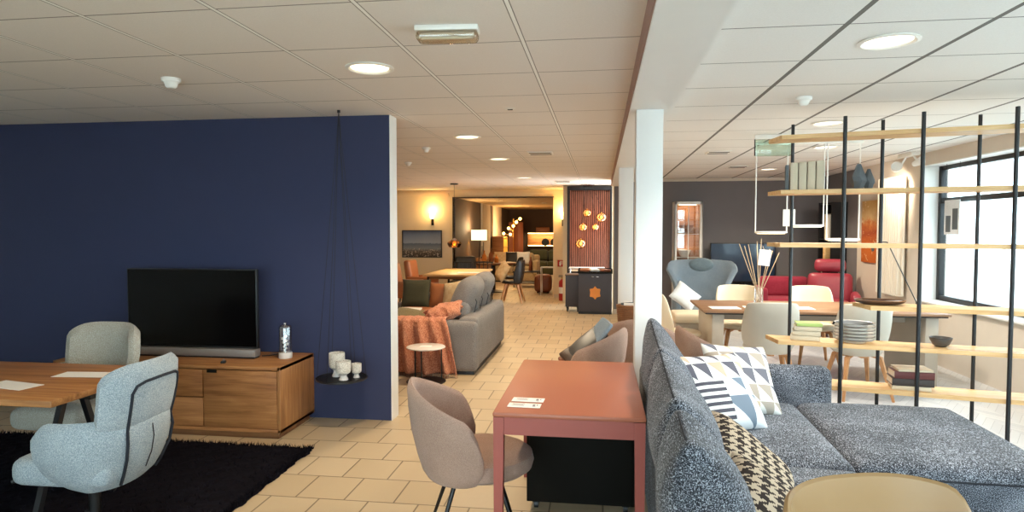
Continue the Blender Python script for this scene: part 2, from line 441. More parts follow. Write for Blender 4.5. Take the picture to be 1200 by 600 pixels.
    def grid(s, fn, nu, nv):
        g = [[s.bm.verts.new(fn(i / nu, j / nv)) for j in range(nv + 1)] for i in range(nu + 1)]
        for i in range(nu):
            for j in range(nv): s.bm.faces.new((g[i][j], g[i + 1][j], g[i + 1][j + 1], g[i][j + 1]))
        return s
    def build(s, name, m, parent=None, smooth=True, ang=38, loc=None, rot=None):
        bmesh.ops.recalc_face_normals(s.bm, faces=s.bm.faces[:])
        me = bpy.data.meshes.new(name); s.bm.to_mesh(me); s.bm.free()
        me.materials.append(M[m] if isinstance(m, str) else m)
        if smooth:
            me.shade_smooth(); me.set_sharp_from_angle(angle=radians(ang))
        o = bpy.data.objects.new(name, me); COL.objects.link(o)
        if parent: o.parent = parent
        if loc: o.location = loc
        if rot: o.rotation_euler = rot
        return o

def tag(o, label, cat, group=None):
    o['label'] = label; o['category'] = cat
    if group: o['group'] = group
    return o
def thing(name, label, cat, loc=(0, 0, 0), rz=0, group=None):
    o = bpy.data.objects.new(name, None); COL.objects.link(o); o.empty_display_size = .1
    o.location = loc; o.rotation_euler = (0, 0, rz)
    return tag(o, label, cat, group)
def solo(name, mb, m, label, cat, loc=(0, 0, 0), rot=(0, 0, 0), group=None, ang=38):
    return tag(mb.build(name, m, None, True, ang, loc, rot), label, cat, group)
def struct(name, mb, m, ang=38, parent=None):
    o = mb.build(name, m, parent, True, ang)
    if not parent: o['kind'] = 'structure'
    return o
def dup(root, loc, rz=None, label=None, group=None):
    r = root.copy(); COL.objects.link(r); r.location = loc
    if rz is not None: r.rotation_euler = (0, 0, rz)
    if label: r['label'] = label
    if group: r['group'] = group
    for ch in root.children:
        c = ch.copy(); COL.objects.link(c); c.parent = r
        for g in ch.children:
            d = g.copy(); COL.objects.link(d); d.parent = c
    return r
def swap(root, table):
    """give a copied thing its own materials: part stem -> material"""
    for c in root.children:
        k = c.name.split('.')[0]
        if k in table:
            c.data = c.data.copy(); c.data.materials[0] = M[table[k]]

# ------------------------------------------------------------------ the setting
struct('floor', MB().bx(-6.6, .34, -2.0, 24.2, -.1, 0), 'tile')
struct('floor_parquet', MB().bx(.34, 4.2, -2.0, 12.25, -.1, 0), 'parquet')
struct('ceiling', MB().bx(-6.6, .183, -2.0, 14.8, CE, CE + .08), 'ceilL')
struct('ceiling_bright', MB().bx(.475, 4.2, -2.0, 12.25, CE, CE + .08), 'ceilR')
struct('beam', MB().bx(.190, .475, -2.0, 12.1, CE - .127, CE + .08), 'white')
struct('beam_strip', MB().bx(.183, .190, -2.0, 12.1, CE - .115, CE + .08), 'stripbrown')  # thin brown strip along the beam's left side
struct('ceiling_lobby', MB().bx(.183, .8, 12.25, 14.95, CE, CE + .08), 'ceilL')
struct('pillar', MB().bx(.232, .41, 4.40, 4.58, 0, CE - .127, .006), 'white')
struct('pillar', MB().bx(.232, .42, 8.5, 8.69, 0, CE - .127, .006), 'white')
struct('wall_partition', MB().bx(-6.6, -1.706, 5.05, 5.21, 0, CE), 'navy')
struct('trim_partition', MB().bx(-1.706, -1.70, 5.047, 5.213, 0, CE), 'white')
struct('wall_left', MB().bx(-6.75, -6.6, -2.0, 14.95, 0, CE), 'plaster')
w = MB().bx(-6.6, -3.45, 14.8, 14.95, 0, CE).bx(-3.45, -1.09, 14.8, 14.95, 2.32, CE).bx(-1.09, -.72, 14.8, 14.95, 0, CE)
struct('wall_far', w, 'cream')
struct('wall_niche', MB().bx(-.72, .8, 13.68, 13.8, 0, CE).bx(-.80, -.72, 13.68, 14.8, 0, CE), 'cream')
struct('trim_far', MB().bx(-3.47, -3.45, 14.78, 14.97, 0, 2.32).bx(-3.47, -1.07, 14.78, 14.97, 2.32, 2.345), 'brownwall')
struct('trim_cornice', MB().bx(-6.6, -3.55, 14.74, 14.8, 2.40, 2.44).bx(-6.6, -3.55, 14.76, 14.8, 2.36, 2.40), 'cream')
struct('baseboard_far', MB().bx(-6.6, -3.47, 14.785, 14.8, 0, .08).bx(-1.07, -.72, 14.785, 14.8, 0, .08), 'beigewall')
struct('wall_grey', MB().bx(.245, 3.9, 12.1, 12.25, 0, CE), 'grey')
struct('trim_grey', MB().bx(.225, .245, 12.09, 12.26, 0, CE), 'cream')
struct('baseboard_grey', MB().bx(.245, 3.9, 12.085, 12.1, 0, .09), 'beigewall')
struct('trim_right', MB().bx(.475, 3.9, 12.06, 12.1, CE - .05, CE), 'beigewall')
# right wall with its window bays
w = MB().bx(3.9, 4.2, 8.5, 10.46, 0, CE)
ys = [8.5, 4.95, 4.6, 1.0, .65, -1.7, -2.0]
w.bx(3.9, 4.2, -2.0, 8.5, 0, .72); w.bx(3.9, 4.2, -2.0, 8.5, 2.36, CE)
w.bx(3.9, 4.2, 4.6, 4.95, .72, 2.36); w.bx(3.9, 4.2, .65, 1.0, .72, 2.36); w.bx(3.9, 4.2, -2.0, -1.7, .72, 2.36)
struct('wall_right', w, 'beigewall')
struct('wall_corner', MB().bx(3.9, 4.2, 10.46, 12.25, 0, CE), 'grey')
for i, (a, b) in enumerate(WIN_R):
    wn = bpy.data.objects.new('window_%d' % (i + 1), None); COL.objects.link(wn); wn.location = (4.12, (a + b) / 2, 0); wn['kind'] = 'structure'
    h = (b - a) / 2; f = MB()
    for yy in (-h + .035, 0, h - .035): f.bx(-.035, .035, yy - .035, yy + .035, .72, 2.36, .004)
    for zz in (.75, 1.93, 2.33): f.bx(-.03, .03, -h, h, zz - .03, zz + .03, .004)
    f.build('window_frame', 'black', wn)
    MB().bx(-.004, .004, -h + .01, h - .01, .73, 2.35).build('window_pane', 'pane', wn)
    MB().bx(-.225, .0, -h, -h + .012, .722, 2.36).bx(-.225, .0, h - .012, h, .722, 2.36).bx(-.225, 0, -h, h, 2.348, 2.36).build('window_lining', 'white', wn)
    MB().bx(-.27, -.03, -h, h, .70, .722, .004).build('window_sill', 'white', wn)
w = MB().bx(-6.75, -3.3, -2.2, -2.0, 0, CE).bx(-3.3, 3.3, -2.2, -2.0, 2.4, CE).bx(-3.3, 3.3, -2.2, -2.0, 0, .3).bx(3.3, 4.2, -2.2, -2.0, 0, CE)
struct('wall_front', w, 'plaster')
wn = bpy.data.objects.new('window_4', None); COL.objects.link(wn); wn.location = (0, -2.1, 0); wn['kind'] = 'structure'
f = MB()
for xx in (-3.26, -1.1, 1.1, 3.26): f.bx(xx - .035, xx + .035, -.04, .04, .3, 2.4, .004)
for zz in (.33, 2.37): f.bx(-3.3, 3.3, -.03, .03, zz - .03, zz + .03, .004)
f.build('window_frame', 'black', wn); MB().bx(-3.29, 3.29, -.004, .004, .31, 2.39).build('window_pane', 'pane', wn)
M['paving'] = mat('pale_paving', '#dcdad4', .9)  # unseen ground, made pale to bounce daylight up onto the ceilings
struct('ground', MB().bx(4.2, 30, -20, 40, -.3, -.15), 'paving')
struct('ground', MB().bx(-20, 30, -20, -2.2, -.3, -.15), 'paving')
# the second room beyond the opening
struct('wall_lounge_left', MB().bx(-3.6, -3.45, 14.95, 24.2, 0, 2.34), 'brownwall')
struct('wall_lounge_back', MB().bx(-3.45, -.6, 24.05, 24.2, 0, 2.34), 'brownwall')
struct('wall_lounge_right', MB().bx(-.75, -.6, 14.95, 24.05, 0, 2.34), 'taupe')
struct('ceiling_lounge', MB().bx(-3.6, -.6, 14.95, 24.2, 2.34, 2.42), 'warmceil')
struct('trim_lounge', MB().bx(-3.45, -3.40, 18.3, 19.6, 0, 2.34).bx(-3.45, -3.42, 20.2, 22.0, 0, 2.34), 'beigewall')

# ------------------------------------------------------------------ ceiling fittings
def downlight(loc, label, group, power, color=(1, .80, .55), glowm='warmlamp', r=.122):
    t = thing('downlight', label, 'ceiling light', loc, 0, group)
    MB().lathe([(r - .012, .004), (r, .004), (r + .016, -.002), (r + .018, -.008), (r, -.012), (r - .012, -.004)], 36).build('trim_ring', 'whiteplastic', t)
    MB().lathe([(.001, -.001), (r - .015, -.001), (r - .012, .004), (.001, .004)], 32).build('diffuser', glowm, t)
    light('downlight_lamp', 'SPOT', (loc[0], loc[1], loc[2] - .03), power, color, .09, (0, 0, 0), spot=140)
    return t
G1 = 'round downlights in the left ceiling'
downlight((-1.32, 3.57, CE), 'round recessed downlight nearest the blue wall, large and lit warm', G1, 60)
downlight((-1.33, 6.33, CE), 'second recessed downlight of the left row, just past the blue wall edge', G1, 75)
downlight((-1.33, 8.35, CE), 'third recessed downlight of the left row, close to a ceiling vent', G1, 60)
downlight((-1.36, 11.41, CE), 'farthest small recessed downlight of the left row before the wide opening', G1, 60)
G2 = 'round downlights in the right ceiling'
downlight((1.40, 3.42, CE), 'large round recessed downlight above the grey sofa, lit cream', G2, 85, (1, .93, .82), 'coollamp')
downlight((1.96, 5.95, CE), 'round downlight seen just above the top shelf board', G2, 85, (1, .93, .82), 'coollamp')
downlight((2.50, 7.66, CE), 'round downlight seen just below the top shelf board', G2, 85, (1, .93, .82), 'coollamp')
downlight((2.54, 10.33, CE), 'small far downlight close to the anthracite back wall', G2, 85, (1, .85, .62), 'coollamp')

t = thing('emergency_light', 'clear boxy emergency luminaire screwed to the left ceiling', 'emergency light', (-.705, 2.92, CE), radians(4))
MB().box((0, 0, -.012), (.29, .10, .024), .004).build('base_plate', 'whiteplastic', t)
MB().soft((0, 0, -.042), (.285, .095, .05), .022).build('cover', 'acrylic', t)
MB().box((0, .0, -.035), (.25, .05, .016), .004).build('lamp_tray', 'marble', t)
MB().tube([(-.12, -.01, -.05), (.12, -.01, -.05)], .007).build('lamp_tube', 'whiteplastic', t)

def detector(loc, label, group=None, k=1.0):
    t = thing('smoke_detector', label, 'smoke detector', loc, 0, group)
    MB().lathe([(.001, -.022 * k), (.052 * k, -.022 * k), (.056 * k, -.016 * k), (.056 * k, 0), (.001, 0)], 24).build('base', 'whiteplastic', t)
    MB().lathe([(.001, -.062 * k), (.022 * k, -.060 * k), (.034 * k, -.048 * k), (.038 * k, -.030 * k), (.046 * k, -.022 * k), (.001, -.02 * k)], 24).build('sensor_dome', 'whiteplastic', t)
    return t
GD = 'smoke detectors on the ceilings'
detector((-2.63, 3.66, CE), 'white dome smoke detector on the ceiling above the blue wall', GD)
detector((1.41, 4.79, CE), 'white dome smoke detector on the right ceiling beside the beam', GD)
detector((-1.97, 7.11, CE), 'small white detector on the ceiling beyond the blue wall, nearer of two', GD, .9)
detector((-2.64, 8.6, CE), 'small white detector on the ceiling beyond the blue wall, farther of two', GD, .9)
t = thing('ceiling_sensor', 'tiny round flush sensor with dark slot in left ceiling', 'sensor', (-.70, 4.91, CE))
MB().lathe([(.001, -.008), (.035, -.007), (.045, 0), (.001, 0)], 20).build('body', 'whiteplastic', t)
MB().box((.005, 0, -.010), (.04, .016, .006), .002).build('slot', 'black', t)
def vent(loc, label, group, s=1.0):
    t = thing('ceiling_vent', label, 'vent', loc, 0, group)
    MB().box((0, 0, -.006), (.30 * s, .28 * s, .012), .003).build('frame', 'whiteplastic', t)
    for yy in (-.075, .075): MB().box((0, yy * s, -.013), (.26 * s, .035 * s, .006), .001).build('slot', 'piping', t)
GV = 'slotted ceiling vents'
vent((-.73, 7.77, CE), 'square ceiling vent with two dark slots, nearer on the left ceiling', GV)
vent((-.73, 12.4, CE), 'far square ceiling vent close to the slatted panel', GV)
vent((1.39, 7.98, CE), 'slotted ceiling vent above the wing chair side of the right ceiling', GV, .9)
vent((1.99, 9.85, CE), 'small slotted ceiling vent nearest the anthracite wall', GV, .9)
t = thing('exit_sign', 'pale green translucent exit panel hanging from the right ceiling', 'sign', (1.68, 6.6, CE))
MB().box((0, 0, -.13), (.36, .012, .16), .003).build('panel', 'greenglass', t)
MB().bx(-.19, .19, -.02, .02, -.045, 0, .004).build('mount', 'whiteplastic', t)
MB().box((-.185, 0, -.12), (.008, .016, .17)).build('edge', 'darkmetal', t)
t = thing('spotlight', 'white twin-joint ceiling spotlight near the window wall', 'spotlight', (3.72, 8.45, CE))
MB().box((0, 0, -.02), (.10, .36, .04), .006).build('base', 'whiteplastic', t)
MB().tube([(0, .06, -.03), (-.04, .1, -.13)], .012).build('arm', 'whiteplastic', t)
hd = MB().lathe([(.001, -.10), (.028, -.10), (.05, -.05), (.062, .06), (.055, .065), (.05, .05), (.001, .045)], 24)
hd.build('lamp_head', 'whiteplastic', t, loc=(-.09, .12, -.16), rot=(radians(70), radians(-60), 0))
sp = light('spotlight_wall_fill', 'SPOT', (3.60, 8.60, 2.30), 40, (1, .88, .72), .04, spot=110)  # beam added in the ceiling spotlight to brighten the radiator wall
sp.rotation_euler = (Vector((3.9, 9.9, 1.5)) - Vector((3.60, 8.60, 2.30))).to_track_quat('-Z', 'Y').to_euler()
MB().tube([(0, -.1, -.03), (.03, -.13, -.09)], .012).build('arm', 'whiteplastic', t)
MB().lathe([(.001, -.07), (.03, -.07), (.05, .05), (.001, .05)], 20).build('lamp_head', 'whiteplastic', t, loc=(.05, -.14, -.12), rot=(radians(60), radians(50), 0))

# ------------------------------------------------------------------ TV corner
def console():
    t = thing('tv_console', 'oak television console with doors and drawers against the blue wall', 'console', (-3.32, 4.745, 0))
    L, D, Hh = 1.90, .57, .55
    b = MB(); b.bx(-L / 2, L / 2, -D / 2, D / 2, Hh - .028, Hh, .003)
    b.bx(-L / 2, L / 2, -D / 2, D / 2, .05, .075, .002).bx(-L / 2, L / 2, D / 2 - .02, D / 2, .075, Hh - .028)
    b.build('body', 'oak', t)
    MB().bx(-L / 2 + .024, L / 2 - .024, -D / 2 + .024, D / 2 - .02, .075, Hh - .028).build('gap_shade_core', 'blackbox', t)  # black core paints in the shade of the gaps between fronts
    for s in (-1, 1): MB().bx(s * L / 2 - .024 if s > 0 else -L / 2, L / 2 if s > 0 else -L / 2 + .024, -D / 2, D / 2 - .02, .05, Hh - .001, .002).build('side_panel', 'oakside', t)
    MB().bx(-L / 2 + .03, L / 2 - .03, -D / 2 + .025, D / 2 - .03, 0, .05).build('plinth', 'walnut', t)
    x0 = -L / 2 + .026
    def door(a, c):
        d = MB().bx(a, c, -D / 2 + .002, -D / 2 + .022, .08, Hh - .034, .0015).build('door', 'oak', t)
        MB().bx(a + .03, a + .11, -D / 2 - .001, -D / 2 + .004, Hh - .056, Hh - .033, .002).build('notch_shade', 'blackbox', d)  # black plate on the door paints in the shade of a notch
    door(.328, .921); door(x0, x0 + .594)
    for z0, z1 in ((.08, .298), (.306, .516)):
        d = MB().bx(-.322, .320, -D / 2 + .002, -D / 2 + .022, z0, z1, .0015).build('drawer', 'oak', t)
    return t
console()
t = thing('television', 'black flat television with silver soundbar on the oak console', 'television', (-3.29, 4.78, .55))
MB().bx(-.57, .57, -.012, .022, .075, .712, .004).build('bezel', 'black', t)
MB().bx(-.56, .56, -.0145, -.012, .09, .702).build('screen', 'screen', t)
MB().bx(-.57, .57, -.055, .035, .012, .072, .006).build('soundbar', 'silver', t)
MB().bx(-.56, .56, -.05, .03, 0, .012).build('foot', 'black', t)
MB().bx(-.35, .35, .02, .055, .2, .55, .02).build('back_housing', 'black', t)
t = thing('remote_control', 'small dark gadget lying on console front below television', 'remote', (-2.88, 4.55, .55), radians(20))
MB().soft((0, 0, .009), (.035, .05, .018), .006).build('body', 'black', t)
MB().ball((0, .01, .022), .008).build('button', 'silver', t)
t = solo('power_cable', MB().tube([(-2.72, 4.83, .556), (-2.66, 4.86, .556), (-2.60, 4.97, .556), (-2.55, 5.02, .556)], .004, 6), 'black', 'thin black cable lying behind the television on console', 'cable')
t = thing('candle_lantern', 'glass cylinder lantern with white base on the oak console', 'lantern', (-2.50, 4.80, .55))
MB().cyl((0, 0, 0), .052, .05, 28, .005).build('base', 'marble', t)
MB().lathe([(.047, .05), (.05, .052), (.05, .245), (.044, .262), (.03, .268), (.03, .262), (.042, .256), (.046, .243), (.046, .055)], 28).build('glass_jar', 'glass', t)
g = MB(); random.seed(3)
for i in range(10): g.ball((random.uniform(-.025, .025), random.uniform(-.025, .025), .065 + .012 * i), random.uniform(.008, .014), 10)
g.build('glass_beads', 'porcelain', t)
MB().lathe([(.001, .262), (.025, .262), (.028, .268), (.012, .275), (.012, .285), (.001, .287)], 18).build('lid', 'chrome', t)

t = thing('hanging_tray', 'round black tray hanging on thin wires before the blue wall', 'tray', (-2.03, 4.80, .395))
MB().lathe([(.001, 0), (.196, 0), (.200, .004), (.200, .016), (.195, .018), (.193, .010), (.001, .010)], 44).build('plate', 'black', t)
for a in range(6):
    q = a * pi / 3 + .3
    MB().tube([(.19 * cos(q), .19 * sin(q), .016), (.012 * cos(q), .012 * sin(q), 1.95), (0, 0, CE - .395)], .0018, 5).build('wire', 'darkmetal', t)
MB().cyl((0, 0, CE - .395 - .02), .012, .02, 12).build('ceiling_hook', 'black', t)
def goblet(loc, r, h, label):
    t = thing('goblet', label, 'goblet', loc, 0, 'stoneware goblets on the hanging tray')
    MB().lathe([(.001, h * .30), (r * .55, h * .30), (r * .93, h * .40), (r, h * .52), (r, h - .004), (r * .97, h), (r * .92, h - .003), (r * .91, h * .5), (r * .6, h * .38), (.001, h * .37)], 30).build('cup', 'stone', t)
    MB().lathe([(.001, 0), (r * .62, 0), (r * .64, h * .03), (r * .5, h * .14), (r * .42, h * .24), (r * .55, h * .302), (.001, h * .302)], 26).build('foot', 'marble', t)
goblet((-2.085, 4.84, .407), .062, .19, 'tallest stoneware goblet at back of the hanging tray')
goblet((-1.985, 4.73, .407), .058, .148, 'middle sized speckled goblet standing foremost on the tray')
goblet((-1.915, 4.82, .407), .040, .112, 'smallest speckled goblet on the tray, nearest the wall edge')

# rug
random.seed(5)
b = MB()
rx0, rx1, ry0, ry1 = -4.9, -2.03, 1.9, 4.28
def rugp(u, v):
    x, y = rx0 + (rx1 - rx0) * u, ry0 + (ry1 - ry0) * v
    e = min(u, 1 - u, v, 1 - v)
    k = 0 if e < .004 else 1
    dx = .02 * mnoise.noise((x * 9, y * 9, 1)) + .012 * mnoise.noise((x * 30, y * 30, 4)); dy = .02 * mnoise.noise((x * 9, y * 9, 7)) + .012 * mnoise.noise((x * 30, y * 30, 9))
    return (x + dx, y + dy, .002 + k * (.022 + .012 * mnoise.noise((x * 22, y * 22, 0)) + .008 * mnoise.noise((x * 55, y * 55, 3))))
b.grid(rugp, 150, 130)
for i in range(9000):
    if i < 3000:
        x, y = (rx1 - .006 + random.uniform(-.03, .008), random.uniform(ry0, ry1)) if i % 2 else (random.uniform(rx0, rx1), ry1 - .006 + random.uniform(-.03, .008))
    else: x, y = random.uniform(rx0, rx1), random.uniform(ry0, ry1)
    q = random.uniform(0, 6.28); h = random.uniform(.02, .04); w_ = .004; lx, ly = random.uniform(-.02, .02), random.uniform(-.02, .02)
    p = [b.bm.verts.new((x - w_ * cos(q), y - w_ * sin(q), .012)), b.bm.verts.new((x + w_ * cos(q), y + w_ * sin(q), .012)), b.bm.verts.new((x + lx, y + ly, .012 + h))]
    b.bm.faces.new(p)
M['shag'] = mat('black_shag', '#16141a', 1, var=.5, vs=14, spec=.05)
solo('shag_rug', b, 'shag', 'black shaggy rug on the floor tiles before the oak console', 'rug')

# left dining set
t = thing('dining_table', 'oak table top with pale papers beside the blue grey chairs', 'table', (-3.43, 3.13, 0))
MB().bx(-.80, .80, -.40, .40, .715, .75, .006).build('table_top', 'oak', t)
MB().bx(-.72, .70, -.05, .05, .66, .715).build('beam', 'black', t)
for s in (-1, 1):
    l = MB().tube([(s * .55, -.28, 0), (s * .55, -.06, .68)], .022, 4); l.build('leg', 'black', t)
    MB().tube([(s * .55, .28, 0), (s * .55, .06, .68)], .022, 4).build('leg', 'black', t)
for x, y, r, lb in ((-2.92, 3.26, .1, 'white price sheet lying on the left oak table, farther'), (-3.10, 2.98, -.2, 'white price sheet lying on the left oak table, nearer')):
    solo('price_sheet', MB().box((0, 0, .001), (.30, .13, .0016)), 'paper', lb, 'paper', (x, y, .7505), (0, 0, r), 'sheets on the left table')

def boucle_chair(label, loc, rz, pad='boucle'):
    t = thing('boucle_armchair', label, 'chair', loc, rz, 'boucle chairs at the left table')
    def top(a): return .675 - .09 * max(0, (a - 1.65) / .45) ** 2
    MB().shell(radians(118), .20, .285, .23, .315, top, lambda a: .335 + .05 * max(0, a - 1.2), .055, 34, .035, 2.3).build('shell', pad, t)
    def top2(a): return .93 - .07 * (a / 1.05) ** 4
    MB().shell(radians(60), .275, .335, .30, .31, top2, lambda a: .61, .065, 26, .012, 2.5).build('backrest', pad, t)
    MB().soft((.05, 0, .425), (.50, .48, .13), .05, (0, 0, .02)).build('seat', pad, t)
    # dark frame strap on the outside of the back
    def out(th, z):
        if z < .62:
            f = (z - .335) / .325; rx = .20 + .085 * f + .035 * sin(pi * f); ry = .23 + .085 * f + .035 * sin(pi * f)
        else:
            f = (z - .60) / .355; rx = .275 + .06 * f + .012 * sin(pi * f); ry = .30 + .01 * f + .012 * sin(pi * f)
        rx += .006; ry += .006; e = 2 / 2.35
        ca, sa = abs(cos(th)) ** e, math.copysign(abs(sin(th)) ** e, sin(th))
        return (-rx * ca, ry * sa, z)
    P = [out(-.50, z) for z in (.345, .40, .48, .56, .62, .68, .75, .80)] + [out(-.44, .835), out(-.3, .85), out(0, .856), out(.3, .85), out(.44, .835)] + [out(.50, z) for z in (.80, .75, .68, .62, .56, .48, .40, .345)]
    MB().tube(P, .0075, 8).build('frame_strap', 'piping', t)
    MB().tube([out(.05, z) for z in (.40, .48, .56, .62)], .003, 6).build('back_seam', 'piping', t)
    MB().tube([(.05, 0, .07), (.05, 0, .37)], .028, 16).build('column', 'darkmetal', t)
    for k in range(4):
        q = pi / 4 + k * pi / 2
        MB().tube([(.05, 0, .085), (.05 + .15 * cos(q), .15 * sin(q), .075), (.05 + .33 * cos(q), .33 * sin(q), .035)], [.02, .018, .012], 8).build('leg', 'darkmetal', t)
    return t
boucle_chair('pale blue boucle chair with dark strap frame, back turned, on black rug', (-2.49, 2.88, 0), pi + radians(3))
boucle_chair('taupe boucle chair behind the left oak table, facing forward', (-3.33, 3.68, 0), -pi / 2, 'boucletan')

# ------------------------------------------------------------------ terracotta table and its chairs
t = thing('terracotta_table', 'terracotta red console table with slim legs beside the sofa', 'table', (-.14, 3.44, 0))
L, D = .345, .60
tp = MB(); tp.box((0, 0, .738), (2 * L, 2 * D, .024), .009); tp.build('table_top', 'terracotta', t)
MB().bx(-L + .05, L - .05, -D + .012, -D + .03, .645, .726).build('apron', 'terraedge', t)
MB().bx(-L + .05, L - .05, D - .03, D - .012, .645, .726).build('apron', 'terraedge', t)
for s in (-1, 1): MB().bx(min(s * (L - .012), s * (L - .03)), max(s * (L - .012), s * (L - .03)), -D + .05, D - .05, .645, .726).build('apron', 'terraedge', t)
for sx in (-1, 1):
    for sy in (-1, 1):
        l = MB(); a, c = sx * (L - .028), sy * (D - .028)
        l.rings([[(a + dx * .024, c + dy * .024, .726) for dx, dy in ((-1, -1), (1, -1), (1, 1), (-1, 1))], [(a + sx * .003 + dx * .018, c + sy * .003 + dy * .018, 0) for dx, dy in ((-1, -1), (1, -1), (1, 1), (-1, 1))]])
        l.build('leg', 'terraedge', t, ang=20)
def card(loc, rz, label, big):
    t = thing('price_card', label, 'price card', loc, rz, 'price cards on the terracotta table')
    MB().box((0, 0, .001), (.155, .072, .002), .0006).build('card', 'paper', t)
    p = MB()
    for k in range(3): p.box((-.03, .018 - .014 * k, .0024), (.06 - .012 * (k % 2), .0035, .0006))
    p.box((.045, .004, .0024), (.012, .024, .0006)).box((.06, .008, .0024), (.006, .014, .0006)).box((.048, -.02, .0024), (.014, .005, .0006))
    p.build('print', 'ink', t)
card((-.345, 3.065, .751), radians(-2), 'white price card on the terracotta table, farther of the pair', 1)
card((-.352, 2.965, .751), radians(-2), 'white price card on terracotta table, nearer the front edge', 0)

t = thing('rolling_cabinet', 'black box cabinet on castors under the terracotta table', 'cabinet', (-.105, 3.72, 0))
MB().bx(-.30, .30, -.20, .20, .052, .60, .004).build('body', 'blackbox', t)
MB().bx(-.285, .285, -.206, -.20, .065, .585, .002).build('door', 'blackbox', t)
for sx in (-1, 1):
    for sy in (-1, 1):
        c = MB().tube([(sx * .25 - .012, sy * .15, .025), (sx * .25 + .012, sy * .15, .025)], .025, 16)
        c.build('castor', 'black', t); MB()
        MB().bx(sx * .25 - .02, sx * .25 + .02, sy * .15 - .015, sy * .15 + .015, .035, .054).build('castor_fork', 'darkmetal', t)

def tub_chair(label, loc, rz):
    t = thing('tub_chair', label, 'chair', loc, rz, 'mauve tub chairs')
    def top(a):
        q = a / radians(102); return .83 - .19 * q ** 1.4 - .14 * max(0, (q - .82) / .18) ** 2
    MB().shell(radians(102), .215, .30, .235, .315, top, lambda a: .36 + .03 * max(0, a - 1.5), .042, 44, .022, 2.1).build('shell', 'mauve', t)
    s = MB().lathe([(.001, -.055), (.85, -.055), (.96, -.035), (1.0, 0), (.97, .035), (.88, .052), (.5, .062), (.001, .064)], 40)
    for v in s.bm.verts: v.co = Vector((v.co.x * .265 + .075, v.co.y * .255, v.co.z + .42))
    s.build('seat', 'mauve', t)
    for sx, sy in ((1, 1), (1, -1), (-1, 1), (-1, -1)):
        MB().tube([(.04 + sx * .10, sy * .14, .375), (.04 + sx * .16, sy * .19, .19), (.04 + sx * .22, sy * .235, 0)], [.0115, .0105, .008], 10).build('leg', 'darkmetal', t)
    MB().tube([(-.06, -.14, .36), (.14, -.14, .36), (.14, .14, .36), (-.06, .14, .36)], .01, 8, True).build('under_frame', 'darkmetal', t)
    return t
tub = tub_chair('mauve grey tub chair on thin dark legs at the terracotta table', (-.665, 3.14, 0), radians(15))
dup(tub, (-.09, 4.98, 0), radians(160), 'mauve tub chair holding fabric samples, behind the terracotta table')
dup(tub, (.36, 5.62, 0), radians(75), 'mauve tub chair half hidden by the front white pillar')
dup(tub, (.88, 5.10, 0), radians(12), 'mauve tub chair behind the patterned cushions and sofa back')
def sample(loc, rot, label, m):
    solo('fabric_sample_book', MB().soft((0, 0, 0), (.30, .20, .03), .012, (0, 0, .01), n=6, wob=.012, seed=loc[0] * 9), m, label, 'fabric sample', loc, rot, 'fabric samples on the tub chair')
sample((-.16, 4.93, .60), (.3, -.42, .3), 'dark brown fabric sample bundle on the tub chair, bottom', 'brownleather')
sample((-.15, 4.91, .655), (.3, -.55, .35), 'dark wood brown fabric sample bundle on the tub chair, second', 'leafbrown')
sample((-.10, 4.90, .715), (.3, -.70, .3), 'charcoal fabric sample bundle on the tub chair, third', 'rim')
sample((-.03, 4.92, .765), (.2, -.9, .2), 'blue fabric sample swatch on the tub chair, topmost', 'bluegrey')

